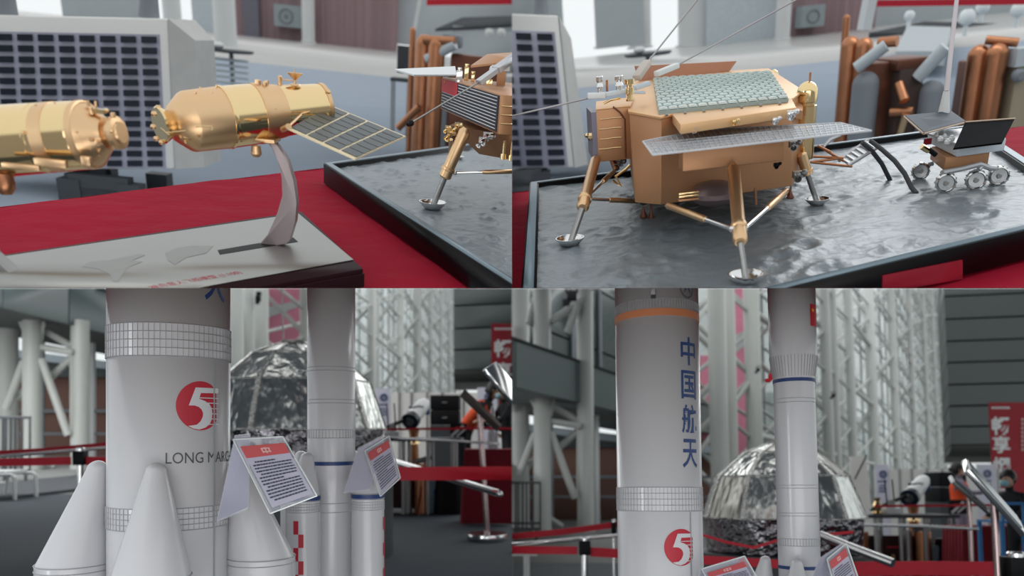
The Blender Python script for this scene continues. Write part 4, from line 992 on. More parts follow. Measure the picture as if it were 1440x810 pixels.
    fs = [(i, (i + 1) % n, n + (i + 1) % n, n + i) for i in range(n)]
    e1 = place(vs, fs, 45, 2.068, M('emblem_grey', (92, 92, 100), .5), 'emblem_ring', t)
    ar = [(0, .9), (.62, -.75), (.15, -.2), (0, -.05), (-.15, -.2), (-.62, -.75)]
    pv = [V((x * ri * .8, y * ri, 0)) for x, y in ar]; place(pv, [(0, 3, 2, 1), (0, 5, 4, 3)], 45, 2.068, bluepaint, 'arrow', e1, .0018)
    # conduit
    a1 = a + R(43); p0 = V((cx + (Rr + .002) * math.sin(a1), cy - (Rr + .002) * math.cos(a1), 0))
    MB().bar(p0 + V((0, 0, Z(.3))), p0 + V((0, 0, Z(1.232))), .0035 * s, .003 * s, up=(math.sin(a1), -math.cos(a1), 0)).build('conduit', M('conduit_grey', (150, 154, 158), .4), t)
    a2 = a - R(4); p0 = V((cx + (Rr + .003) * math.sin(a2), cy - (Rr + .003) * math.cos(a2), 0))
    MB().bar(p0 + V((0, 0, Z(2.03))), p0 + V((0, 0, Z(2.3))), .016 * s, .005 * s, up=(math.sin(a2), -math.cos(a2), 0)).build('conduit', whiteg, t)
    MB().box(p0 + V((0, -.003, Z(2.024))), (.016 * s, .008 * s, .012 * s)).build('clip', dgrey, t)
    th = a  # boosters, one of them toward the viewer
    for k in range(4):
        an = th + math.radians(-10) + k * math.pi / 2 if False else math.radians(13.5) + k * math.pi / 2
        dx, dy = math.sin(an) * .245 * s, -math.cos(an) * .245 * s
        ln = (-math.sin(an) * .062 * s, math.cos(an) * .062 * s)
        b = booster(t, cx + dx, cy + dy, .095 * s, Z(.672), Z(.08), Z(.957), ln, tipr=.0265 * s, s=s)
    return t
def rocket_small(fr, cx, cy, s, z0, rot, label):
    t = thing('rocket_model', fr, (cx, cy, 0), label, 'rocket model')
    r = .081 * s; Z = lambda z: z0 + z * s
    lathe_z(MB(), cx, cy, [(Z(.08), r * .82), (Z(.80), r * .82), (Z(.86), r), (Z(1.66), r), (Z(1.69), r), (Z(1.775), r * 1.16), (Z(2.3), r * 1.16), (Z(2.5), r * .9), (Z(2.62), r * .4), (Z(2.65), .001)], 72).build('core_stage', whiteg, t)
    if z0 > .001: MB().box((cx, cy, z0 / 2), (.5, .5, z0)).build('plinth', white, t)
    lathe_z(MB(), cx, cy, [(Z(.0), r * .7), (Z(.08), r * .5)], 32).build('engine_skirt', dsteel, t)
    for nm, z1, z2, rr in (('blue_band', .919, .932, 1), ('blue_band', 1.668, 1.682, 1.01), ('blue_band', 2.085, 2.1, 1.16)):
        b = lathe_z(MB(), cx, cy, [(Z(z1), r * rr + .0012), (Z(z2), r * rr + .0012), (Z(z2), r * rr - .002), (Z(z1), r * rr - .002)], 72).build(nm, bluepaint, t)
    m_ = MB()
    for z in (1.252, 1.240, 1.142, 1.130, 1.04, 1.012, .79, .76, 1.60, 1.585): m_.torus((cx, cy, Z(z)), (0, 0, 1), r * (1 if z > .86 else .82) + .0004, .0011 * s, 72, 5)
    m_.build('ring_line', reliefshade, t, kind='stuff')
    m_ = MB(); stringers(m_, cx, cy, r, Z(1.012), Z(1.04), 44, .0022); stringers(m_, cx, cy, r * 1.04, Z(1.69), Z(1.70), 2, .001)
    m_.build('stringer', reliefshade, t, kind='stuff')
    m_ = MB()
    for i in range(44):
        a = 2 * math.pi * i / 44; d = V((math.cos(a), math.sin(a), 0)); m_.bar(V((cx, cy, Z(1.69))) + d * r, V((cx, cy, Z(1.775))) + d * r * 1.16, .0022, .003, up=d)
    m_.build('flare_rib', reliefshade, t, kind='stuff')
    # flag on the fairing
    a1 = R(rot + 62); rr = r * 1.16 + .0014
    vs = [V((x, y, 0)) for x, y in ((-.026 * s, -.045 * s), (.026 * s, -.045 * s), (.026 * s, .045 * s), (-.026 * s, .045 * s))]
    v2, f2 = wrap2d(vs, [(0, 1, 2, 3)], cx, cy, rr, a1, Z(1.935), .01); fl = MB().add(v2, f2).build('flag', M('flag_red', (196, 24, 40), .5), t)
    st = [V((math.sin(k * math.pi / 5) * (.011 if k % 2 == 0 else .0045) * s, math.cos(k * math.pi / 5) * (.011 if k % 2 == 0 else .0045) * s, 0)) for k in range(10)]
    c_ = V((0, 0, 0)); v2, f2 = wrap2d([c_] + st, [(0, 1 + (k + 1) % 10, 1 + k) for k in range(10)], cx, cy, rr + .001, a1 - .1, Z(1.955), .01); MB().add(v2, f2).build('star', flagyel, fl, smooth=False)
    for k in range(4):
        an = math.radians(-24) + k * math.pi / 2
        dx, dy = math.sin(an) * .15 * s, -math.cos(an) * .15 * s
        ln = (-math.sin(an) * .02 * s, math.cos(an) * .02 * s)
        booster(t, cx + dx, cy + dy, .055 * s, Z(.822), Z(.04), Z(.965), ln, band=(Z(.808), Z(.824)), checks=16, a_chk=R(rot + (62 if k == 1 else -30)), tipr=.022 * s, s=s)
    return t

def tent_card(fr, front, back, y0, y1, yb, label, paperq, nlines=13):
    """clear acrylic tent card; quads in pixels TL,TR,BR,BL; y0 at the ridge, y1 at the front foot, yb back foot"""
    def pt(p, y): return fr.P(p[0], p[1], y=y)
    f_ = [pt(front[0], y0), pt(front[1], y0), pt(front[2], y1), pt(front[3], y1)]
    n0 = (f_[1] - f_[0]).cross(f_[3] - f_[0]).normalized()
    dr = fr.Ri @ V(((front[2][0] - CX) / F, 1, (CY - front[2][1]) / F)); cc0 = V((0, 0, fr.hc)); f_[2] = cc0 + dr * ((f_[0] - cc0).dot(n0) / dr.dot(n0))
    c = (f_[2] + f_[3]) / 2
    t = thing('tent_card', fr, c, label, 'sign')
    MB().slab(f_, .003).build('front_sheet', acryl, t, smooth=False)
    ed = MB()
    for i in range(4): ed.tube(f_[i], f_[(i + 1) % 4], .0022, n=6)
    ed.build('sheet_edge', M('acrylic_edge', (206, 212, 214), .15, .1), t)
    b_ = [pt(back[0], y0), pt(back[1], y0), pt(back[2], yb), pt(back[3], yb)]
    MB().slab(b_, .003).build('back_sheet', acryl, t, smooth=False)
    MB().slab([lerp(p, sum(b_, V()) / 4, .06) + V((0, .003, 0)) for p in b_], .0015).build('back_paper', M('back_paper', (150, 148, 172), .6), t, smooth=False)
    # paper: locate inside the front plane
    n = (f_[1] - f_[0]).cross(f_[3] - f_[0]).normalized()
    if n.y > 0: n = -n
    def onp(px, py, off):
        d = fr.Ri @ V(((px - CX) / F, 1, (CY - py) / F)); c0 = V((0, 0, fr.hc)); o = f_[0] + n * off; return c0 + d * ((o - c0).dot(n) / d.dot(n))
    pq = [onp(x, y, .004) for x, y in paperq]
    pp = MB().slab(pq, .0008).build('paper', paper, t, smooth=False)
    q = [quadpt(pq, u, v) + n * .0012 for u, v in ((0, 0), (1, 0), (1, .2), (0, .2))]
    MB().slab(q, .0004).build('red_header', cardred, pp, smooth=False)
    mb = MB()
    for (u0, v0, u1, v1) in ((.42, .06, .62, .08), (.42, .12, .62, .14), (.42, .06, .45, .15), (.50, .05, .53, .16), (.58, .06, .61, .15)): mb.slab([quadpt(pq, u, v) + n * .002 for u, v in ((u0, v0), (u1, v0), (u1, v1), (u0, v1))], .0003)
    mb.build('header_print', M('header_print', (222, 180, 178), .6), pp, smooth=False)
    rnd = random.Random(5)
    for i in range(nlines):
        v = .27 + i * .68 / nlines; h = .023; x1 = rnd.choice((.93, .95, .94, .92, .6, .95)); x0 = .06 if i % 4 else .13
        mb = MB(); u = x0
        while u < x1:
            w_ = rnd.uniform(.03, .09); e1 = min(u + w_, x1)
            mb.slab([quadpt(pq, a, b) + n * .0014 for a, b in ((u, v), (e1, v), (e1, v + h), (u, v + h))], .0003); u = e1 + .012
        mb.build('print_line', navytext, pp, smooth=False)
    return t

def capsule(fr, cx, cy, s, zb, label, plinth=True):
    t = thing('return_capsule_mockup', fr, (cx, cy, 0), label, 'capsule model')
    n = 10; tiers = [(zb, .69), (zb + .355 * s, .565), (zb + .56 * s, .33), (zb + .645 * s, .10)]
    off = R(9)
    P_ = lambda k, i: V((cx + tiers[k][1] * s * math.cos(off + 2 * math.pi * i / n), cy + tiers[k][1] * s * math.sin(off + 2 * math.pi * i / n), tiers[k][0]))
    for k in range(3):
        for i in range(n):
            a, b, c_, d = P_(k, i), P_(k, i + 1), P_(k + 1, i + 1), P_(k + 1, i); m = (a + b + c_ + d) / 4; bul = (m - V((cx, cy, m.z))).normalized() * .03 * s
            N = 8; vs = []; fs = []
            for jj in range(N + 1):
                for ii in range(N + 1):
                    u, v = ii / N, jj / N; q = lerp(lerp(a, b, u), lerp(d, c_, u), v)
                    w1 = noise.noise(q * 4 / s) * .012 * s * (16 * u * (1 - u) * v * (1 - v)) ** .5
                    vs.append(q + bul * (4 * u * (1 - u) * v * (1 - v)) * 1 + (m - V((cx, cy, m.z))).normalized() * w1)
            for jj in range(N):
                for ii in range(N):
                    o = jj * (N + 1) + ii; fs.append((o, o + 1, o + N + 2, o + N + 1))
            fp = MB().add(vs, fs).build('foil_panel', foil if (i * 3 + k) % 5 else foild, t, ang=3)
    sm = MB()
    for k in range(3):
        for i in range(n):
            MB().bar(P_(k, i), P_(k + 1, i), .035 * s, .012 * s, up=P_(k, i) - V((cx, cy, P_(k, i).z))).build('seam', foilseam, t)
            MB().bar(P_(k, i), P_(k, i + 1), .012 * s, .012 * s).build('seam', foilseam, t)
    MB().prism([P_(3, i) for i in range(n)], (0, 0, .02 * s)).build('top_cap', foild, t)
    lathe_z(MB(), cx, cy, [(zb - .30 * s, .60 * s), (zb - .29 * s, .64 * s), (zb, .665 * s)], 48).build('lower_cylinder', darkmirror, t)
    if plinth: lathe_z(MB(), cx, cy, [(0, .74 * s), (zb - .30 * s, .74 * s)], 40).build('plinth', dgrey, t)
    a = R(-100); p = V((cx - .10 * s, cy - .66 * s, zb - .12 * s))
    b = MB().box(p, (.14 * s, .06 * s, .13 * s)).build('camera_box', white, t, bevel=.004)
    MB().tube(p + V((0, -.03 * s, 0)), p + V((0, -.045 * s, 0)), .036 * s, n=20).build('lens', black, b)
    p = V((cx + .1 * s, cy, zb + .64 * s)); return t

def fig_bake(name, joints, edges, mat, par, sub=2):
    ids = list(joints); me = bpy.data.meshes.new(name)
    me.from_pydata([INFO[par.name][1] @ V(joints[i][0]) for i in ids], [(ids.index(a), ids.index(b)) for a, b in edges], [])
    o = bpy.data.objects.new(name, me); COL.objects.link(o)
    md = o.modifiers.new('skin', 'SKIN'); 
    for k, i in enumerate(ids):
        r = joints[i][1]; r = r if isinstance(r, tuple) else (r, r); me.skin_vertices[0].data[k].radius = r; me.skin_vertices[0].data[k].use_root = (k == 0)
    o.modifiers.new('sub', 'SUBSURF').levels = sub
    bpy.context.view_layer.update(); dg = bpy.context.evaluated_depsgraph_get()
    nm = bpy.data.meshes.new_from_object(o.evaluated_get(dg)); bpy.data.objects.remove(o)
    nm.shade_smooth(); nm.materials.clear(); nm.materials.append(mat)
    o = bpy.data.objects.new(name, nm); COL.objects.link(o); o.parent = par; INFO[o.name] = INFO[par.name]; return o
def person(fr, loc, H, face, label, bend=0, vest=orange, mask=None, arms='fwd', sit=False, sleeve=None):
    """standing figure; face = unit direction in xy the body looks toward; bend forward angle"""
    t = thing('person', fr, loc, label, 'person'); L = V(loc); f = V((face[0], face[1], 0)).normalized(); rt = V((f.y, -f.x, 0)); up = V((0, 0, 1))
    k = H / 1.7; hip = L + up * .9 * k
    if sit: hip = L + up * .5 * k
    d = (up * math.cos(bend) + f * math.sin(bend)); d2 = f * math.cos(bend) - up * math.sin(bend)
    w_ = hip + d * .2 * k; ch = hip + d * .40 * k; nk = hip + d * .56 * k; hd = nk + (d * .8 + up * .2).normalized() * .17 * k
    J = {'hip': (hip, (.15 * k, .11 * k)), 'waist': (w_, (.13 * k, .095 * k)), 'chest': (ch, (.16 * k, .11 * k)), 'sh': (hip + d * .5 * k, (.10 * k, .08 * k)), 'neck': (nk, .05 * k), 'hb': (hd - d * .03 * k, .06 * k)}
    E = [('hip', 'waist'), ('waist', 'chest'), ('chest', 'sh'), ('sh', 'neck'), ('neck', 'hb')]
    C_ = {}
    for sd, nm in ((-1, 'l'), (1, 'r')):
        sh = hip + d * .49 * k + rt * sd * .17 * k
        if arms == 'fwd': el = sh - d * .16 * k + d2 * .16 * k + rt * sd * .03 * k; wr = el + d2 * .23 * k + d * .02 * k - rt * sd * .05 * k
        else: el = sh - up * .26 * k + f * .04 * k; wr = el - up * .2 * k + f * .12 * k
        J['s' + nm] = (sh, .055 * k); J['e' + nm] = (el, .042 * k); J['w' + nm] = (wr, .028 * k)
        E += [('sh', 's' + nm), ('s' + nm, 'e' + nm), ('e' + nm, 'w' + nm)]
        fwd = (wr - el).normalized()
        h = MB(); pc = wr + fwd * .045 * k; h.sphere(pc, .036 * k, 10, (1, 1, .7))
        for q in range(4):
            o_ = pc + rt * (q - 1.5) * .016 * k; ln = (.06, .068, .064, .05)[q] * k
            h.path([o_, o_ + fwd * ln * .6, o_ + fwd * ln - up * .02 * k], .0085 * k, 6)
        h.path([pc - rt * sd * .025 * k, pc - rt * sd * .05 * k + fwd * .02 * k, pc - rt * sd * .045 * k + fwd * .045 * k], .009 * k, 6)
        C_[nm] = h
        if sit: kn = hip + f * .42 * k + rt * sd * .1 * k; an = kn - up * .42 * k
        else: kn = L + up * .48 * k + rt * sd * .10 * k + f * .02 * k; an = L + up * .09 * k + rt * sd * .11 * k
        J['h' + nm] = (hip - up * .06 * k + rt * sd * .09 * k, .09 * k); J['k' + nm] = (kn, .06 * k); J['a' + nm] = (an, .04 * k); J['t' + nm] = (an - up * .05 * k + f * .14 * k, (.045 * k, .03 * k))
        E += [('hip', 'h' + nm), ('h' + nm, 'k' + nm), ('k' + nm, 'a' + nm), ('a' + nm, 't' + nm)]
    fig_bake('body', J, E, sleeve or cloth_b, t)
    # vest over the torso
    JV = {'hip': (hip + d * .04 * k, (.165 * k, .125 * k)), 'waist': (w_, (.15 * k, .115 * k)), 'chest': (ch, (.178 * k, .128 * k)), 'sh': (hip + d * .505 * k, (.115 * k, .085 * k)), 'l': (hip + d * .49 * k - rt * .15 * k, .07 * k), 'r': (hip + d * .49 * k + rt * .15 * k, .07 * k)}
    fig_bake('jacket', JV, [('hip', 'waist'), ('waist', 'chest'), ('chest', 'sh'), ('sh', 'l'), ('sh', 'r')], vest, t)
    for h in C_.values(): h.build('hand', skin, t)
    hx = MB().sphere(hd, .1 * k, 20, (.82, .95, 1.15)); hd_o = hx
    fc = f; hx.sphere(hd + fc * .098 * k - up * .012 * k, .018 * k, 8, (1, 1, 1.3))
    for sd in (-1, 1): hx.sphere(hd + rt * sd * .085 * k, .022 * k, 8, (.5, 1, 1.3))
    head = hx.build('head', skin, t)
    for sd in (-1, 1): MB().sphere(hd + fc * .088 * k + rt * sd * .032 * k + up * .012 * k, .011 * k, 8).build('eye', black, head)
    MB().sphere(hd + fc * .088 * k - up * .05 * k, .022 * k, 8, (1.2, .8, .4)).build('mouth', M('lips', (176, 110, 104), .5), head)
    MB().sphere(hd - fc * .018 * k + up * .022 * k, .112 * k, 18, (.9, .95, 1.1)).sphere(hd - fc * .11 * k + up * .01 * k, .045 * k, 12).build('hair', hair, t)
    if mask: MB().sphere(hd + fc * .055 * k - up * .045 * k, .062 * k, 14, (1.05, 1.0, .85)).build('face_mask', mask, t)
    return t

def poly_wall(fr, T, quad, y, th, name, mat, par=None, **kw):
    pass
def hall_left(fr, T, tag_, xlim):
    """balcony fascia on round columns, brick house beyond; T maps reference pixels to this view"""
    hz = T(0, 600)[1]
    VX = T(672, 600)[0]; Kk = 9.9
    sl = (VX - CX) / F
    def on_line(px, kx=Kk): y = kx * F / (VX - px); return y
    def lp(px, row): y = on_line(px); return fr.P(px, row, y=y)
    a0, a1 = T(-40, 424), T(330, 513)
    lo0, lo1 = lp(a0[0], a0[1]), lp(a1[0], a1[1])
    z0 = (lo0.z + lo1.z) / 2; h0, h1 = T(0, 352.0), T(150, 410)
    zt = lp(*h1).z
    W = thing('wall_left', fr, (lo0.x, lo0.y, 0), kind='structure')
    d = (V((lo1.x, lo1.y, 0)) - V((lo0.x, lo0.y, 0))); L0 = d.length; d.normalize(); nrm = V((-d.y, d.x, 0))
    if nrm.x > 0: nrm = -nrm
    xs = [T(x, 0)[0] for x in (-60, 4, 97, 215, 330)]
    for i in range(4):
        p, q = lp(xs[i], 500), lp(xs[i + 1], 500); p = V((p.x, p.y, z0)) + d * .03; q = V((q.x, q.y, z0)) - d * .03
        MB().prism([p, q, q + nrm * .12, p + nrm * .12], (0, 0, zt - z0)).build('fascia_panel', fascia_m, W)
    p, q = lp(xs[0], 500), lp(xs[-1], 500)
    MB().prism([V((p.x, p.y, z0 + .1)) + nrm * .1, V((q.x, q.y, z0 + .1)) + nrm * .1, V((q.x, q.y, z0 + .1)) + nrm * 3.4, V((p.x, p.y, z0 + .1)) + nrm * 3.4], (0, 0, zt - z0 - .12)).build('balcony_slab', M('soffit_grey', (92, 98, 98), .7), W)
    MB().prism([V((p.x, p.y, zt)) - nrm * .04, V((q.x, q.y, zt)) - nrm * .04, V((q.x, q.y, zt)) + nrm * .14, V((p.x, p.y, zt)) + nrm * .14], (0, 0, .06)).build('coping', dgrey, W)
    if tag_ == 'lower right':
        q0 = V((p.x, p.y, zt - .2)) + nrm * 4; q1 = V((q.x, q.y, zt - .2)) + nrm * 4
        D_ = thing('window_3', fr, (q0 + q1) / 2, kind='structure')
        for i in range(8):
            u0, u1 = lerp(q0, q1, i / 8), lerp(q0, q1, (i + 1) / 8)
            for zz in (0, 2.6, 5.2, 7.8): MB().prism([u0 + d * .06 + V((0, 0, zz)), u1 - d * .06 + V((0, 0, zz)), u1 - d * .06 + nrm * .1 + V((0, 0, zz)), u0 + d * .06 + nrm * .1 + V((0, 0, zz))], (0, 0, 2.5)).build('pane', M('dark_hall_glass', (58, 70, 70), .25), D_)
            MB().tube(u0 - nrm * .1, u0 - nrm * .1 + V((0, 0, 10)), .08).build('mullion', grey, D_)
        MB().prism([q0 + nrm * .12, q1 + nrm * .12, q1 + nrm * .2, q0 + nrm * .2], (0, 0, 10)).build('backing', dgrey, D_)
    cols = []
    yy = on_line(T(60, 0)[0]) + 1.3
    for (px, rp, dy, nm) in ((10, 14, 1.6, 'leftmost'), (45.5, 12.5, 0, 'middle'), (112.5, 12, .3, 'right')):
        x, r0 = T(px, 500); c = fr.P(x, hz, y=yy + dy); r = fr.m(c, rp)
        top = 22 if tag_ == 'lower right' else z0 + .15
        lathe_z(MB(), c.x, c.y, [(0, r * 1.05), (.1, r * 1.05), (.11, r), (top, r)], 32).single('column', trussm, fr, nm + ' of the three thick round columns under the grey balcony, ' + tag_ + ' view', 'column')
        cols.append((c, r))
    B = thing('brace_frame', fr, (cols[1][0].x, cols[1][0].y, 0), 'white tubular cross braces between the round columns, ' + tag_ + ' view', 'steel bracing')
    def br(x0_, y0_, x1_, y1_, rp, dy=0):
        p = fr.P(*T(x0_, y0_), y=yy + dy); q = fr.P(*T(x1_, y1_), y=yy + dy + .1); MB().tube(p, q, fr.m(p, rp)).build('brace', trussm, B)
    br(58, 488, 104, 496, 5); br(58, 505, 96, 612, 5.5); br(104, 500, 66, 536, 5, .4); br(34, 508, 9, 575, 5.5, .2); br(62, 464, 100, 487, 5, .3); br(28, 452, 40, 480, 2.5); br(62, 452, 58, 480, 2.5)
    br(22, 560, 42, 545, 6, .5); br(50, 640, 76, 658, 4, .5)
    if tag_ == 'lower right':
        for a_ in ((104, 232, 40, 200, 5), (58, 328, 108, 290, 5.5), (100, 300, 84, 345, 5.5), (24, 330, 34, 290, 5), (108, 235, 165, 265, 4), (120, 275, 160, 255, 3), (0, 205, 40, 225, 5), (60, 215, 104, 240, 5)): br(*a_)
    # thin rod and mullions beyond
    br(99, 490, 99, 612, .9, -.1)
    yb = yy + 9
    def slabpx(nm, x0_, r0, x1_, r1, y, mat, th=.3):
        p = fr.P(*T(x0_, r0), y=y); q = fr.P(*T(x1_, r1), y=y)
        MB().box(((p.x + q.x) / 2, y + th / 2, (p.z + q.z) / 2), (abs(q.x - p.x), th, abs(p.z - q.z))).build(nm, mat, Hs)
    Hs = thing('brick_house', fr, (fr.P(*T(80, 640), y=yb).x, yb, 0), 'low brick building with pale curved roof edge beyond the columns, ' + tag_ + ' view', 'building')
    p, q = fr.P(*T(-60, 516), y=yb), fr.P(*T(330, 516), y=yb)
    MB().box(((p.x + q.x) / 2, yb + 2, p.z / 2), (q.x - p.x, 4, p.z)).build('brick_wall', M('brown_brick', (150, 112, 100), .85, 0, (2, .1), kind='brick'), Hs)
    mb = MB(); k_ = 12; r0 = []; 
    for i in range(k_ + 1):
        u = i / k_; x = lerp(-60, 330, u); row = 489 + 22 * (x / 158) ** 1 * .9
        pt = fr.P(*T(x, row), y=yb - .5); r0.append([pt, pt + V((0, 4, 0)), pt + V((0, 4, -.28)), pt + V((0, 0, -.28))])
    mb.rings(r0).build('roof_edge', M('roof_pale_blue', (166, 178, 186), .5), Hs)
    mb = MB(); r0 = []
    for i in range(k_ + 1):
        u = i / k_; x = lerp(-60, 330, u); row = 501 + 22 * (x / 158) * .9
        pt = fr.P(*T(x, row), y=yb - .3); lo_ = fr.P(*T(x, 530), y=yb - .3).z; r0.append([pt, pt + V((0, .3, 0)), V((pt.x, pt.y + .3, lo_)), V((pt.x, pt.y, lo_))])
    mb.rings(r0).build('eave_shade', M('eave_shade_green', (66, 74, 76), .6), Hs)  # dark green strip paints the shadow below the roof edge
    MB().box(((p.x + q.x) / 2, yb - .06, fr.P(*T(100, 578), y=yb).z), (q.x - p.x, .1, .12)).build('ledge', grey, Hs)
    G = thing('window_1', fr, (fr.P(*T(130, 640), y=yb - 4).x, yb - 4, 0), kind='structure')
    for (x, rp, m_) in ((130, 3.2, white), (125, 2, dgrey), (61, 1.5, grey), (200, 3, white)):
        p = fr.P(*T(x, 600), y=yb - 4); r = fr.m(p, rp); MB().box((p.x, p.y, 2.6), (2 * r, 2 * r, 5.2)).build('mullion', m_, G)
    for row in (578, 610): 
        p, q = fr.P(*T(-60, row), y=yb - 4), fr.P(*T(330, row), y=yb - 4); MB().box(((p.x + q.x) / 2, yb - 4, p.z), (q.x - p.x, .06, .09)).build('transom', grey, G)
    # cage of bars
    yc_ = yy - 4
    K_ = thing('bar_fence', fr, fr.P(*T(20, 600), y=yc_) * 1, 'black metal bar fence panel at the left edge, ' + tag_ + ' view', 'fence')
    K_.matrix_world = fr.M @ Matrix.Translation((fr.P(*T(20, 600), y=yc_).x, yc_, 0)); INFO[K_.name] = (fr, Matrix.Translation((fr.P(*T(20, 600), y=yc_).x, yc_, 0)).inverted())
    zt_ = fr.P(*T(20, 587), y=yc_).z; zb_ = fr.P(*T(20, 664), y=yc_).z
    for x in (-20, -12, -4, 4, 8, 15, 21, 31, 42):
        p = fr.P(*T(x, 600), y=yc_); MB().tube((p.x, yc_, zb_), (p.x, yc_, zt_), .022).build('bar', dgrey, K_)
    for z in (zt_, zb_ + .03, zb_ + .15):
        MB().tube((fr.P(*T(-40, 600), y=yc_).x, yc_, z), (fr.P(*T(43, 600), y=yc_).x, yc_, z), .028).build('rail', dgrey, K_)
    MB().tube((fr.P(*T(6, 600), y=yc_).x, yc_, 0), (fr.P(*T(6, 600), y=yc_).x, yc_, zb_), .03).tube((fr.P(*T(36, 600), y=yc_).x, yc_, 0), (fr.P(*T(36, 600), y=yc_).x, yc_, zb_), .03).build('foot', dgrey, K_, kind='stuff')
    return yy

def facade(fr, VX, posts, tag_, x_back=-400, zmax=24):
    """tall truss wall receding toward VX"""
    Kk = 8.5; sl = (VX - CX) / F
    W = thing('wall_back' if False else 'wall_left', fr, (-Kk + sl * 30, 30, 0), kind='structure')
    pos = []
    def X(y, off=0): return -Kk - off + sl * y
    for px in posts: pos.append(Kk * F / (VX - px))
    lim = lambda y: min(zmax, fr.hc + y * ((CY - 405) / F if tag_ == 'lower left' else .275) * 1.05)
    gz = M('facade_glass', (196, 208, 206), .1, .0, (1, .05), alpha=.55)
    for n, y in enumerate(pos):
        zt = lim(y); r = .30 if y < 60 else .40
        if n % 2 == 1 and y < 40: r = .2
        xf, xb = X(y), X(y, 2.4)
        T_ = MB().tube((xf, y, 0), (xf, y, zt), r, n=16).build('truss_post', trussm, W)
        if y < 130:
            MB().tube((xb, y + .2, 0), (xb, y + .2, zt), r * .8, n=12).build('back_post', trussm, T_)
        st = 2.4 if y < 60 else 3.6; z = .6; k = 0; bs = 1 if y < 60 else 1.5
        if y < 26: continue
        acc = MB() if y > 75 else None
        ydiag = (pos[n + 1] if n + 1 < len(pos) else y + 8)
        while z < zt - .2:
            z2 = min(z + st, zt); a, b = ((xf, y, z), (xb, y + .2, z2)) if k % 2 == 0 else ((xb, y + .2, z), (xf, y, z2))
            m_ = (acc or MB()).tube(a, b, .11 * bs, n=8)
            if not acc: m_.build('brace', trussm, T_)
            if k % 2 == 0 and n + 1 < len(pos):
                yn = ydiag; m_ = (acc or MB()).tube((xb, y + .2, z), (X(yn), yn, z2 + st), .09 * bs, n=8)
                if not acc: m_.build('brace', trussm, T_)
                m_ = (acc or MB()).tube((xb, y + .2, z2 + st), (X(yn), yn, z2), .08 * bs, n=8)
                if not acc: m_.build('brace', trussm, T_)
            z = z2; k += 1
        if acc and acc.v: acc.build('brace', trussm, T_, kind='stuff')
        if y > 26 and n % 2 == 0 and n + 1 < len(pos):
            for zz in (3.2, 8.0, 12.8, 17.6):
                if zz < zt: MB().tube((xf, y, zz), (X(ydiag), ydiag, zz), .13, n=8).build('beam', trussm, T_)
    # glazing with mullions behind
    G = thing('window_2', fr, (X(40, 4), 40, 0), kind='structure')
    y = 34.0; ys = []
    while y < pos[-1] + 30: ys.append(y); y += 3.0 if y < 60 else 6.0
    for i in range(len(ys) - 1):
        y0, y1 = ys[i], ys[i + 1]; zt = lim(y1) + 1; z = 0; xa, xb = X(y0, 4.2), X(y1, 4.2)
        MB().box((xa, y0, zt / 2), (.16, .16, zt)).build('mullion', M('mullion_grey', (126, 134, 132), .5, .2), G)
        k = 0; hgt = 3.2
        tr_ = MB()
        while z < zt:
            z2 = min(z + hgt, zt); tr_.bar((xa, y0, z2), (xb, y1, z2), .12, .12)
            if y1 < 75: MB().hexa([(xa, y0, z), (xb, y1, z), (xb - .03, y1, z), (xa - .03, y0, z), (xa, y0, z2), (xb, y1, z2), (xb - .03, y1, z2), (xa - .03, y0, z2)]).build('pane', gz, G, smooth=False)
            z = z2
        if y1 >= 75: MB().hexa([(xa, y0, 0), (xb, y1, 0), (xb - .03, y1, 0), (xa - .03, y0, 0), (xa, y0, zt), (xb, y1, zt), (xb - .03, y1, zt), (xa - .03, y0, zt)]).build('pane', gz, G, smooth=False)
        tr_.build('transom', MATS['mullion_grey'], G, kind='stuff')
    # neighbouring buildings seen through the glass
    for j, (y0, dx, h, w_) in enumerate(((66, 13, 10.5, 14), (92, 14, 11.5, 20), (128, 14, 12, 26))):
        mb = thing('outside_building', fr, (X(y0, dx + 3), y0, 0), ('nearest', 'second', 'farthest')[j] + ' dark building outside the glass facade, ' + tag_ + ' view', 'building')
        MB().box((X(y0, dx + 3), y0, h / 2), (6, w_, h)).build('wall', M('outside_dark', (104, 110, 108), .8), mb)
        for q in range(int(h // 3)):
            for u in range(int(w_ // 3)):
                MB().box((X(y0, dx) - .0 + .02, y0 - w_ / 2 + 1.5 + u * 3, 1.6 + q * 3), (.1, 1.5, 1.5)).build('window', M('outside_window', (60, 66, 70), .3), mb)
    return X
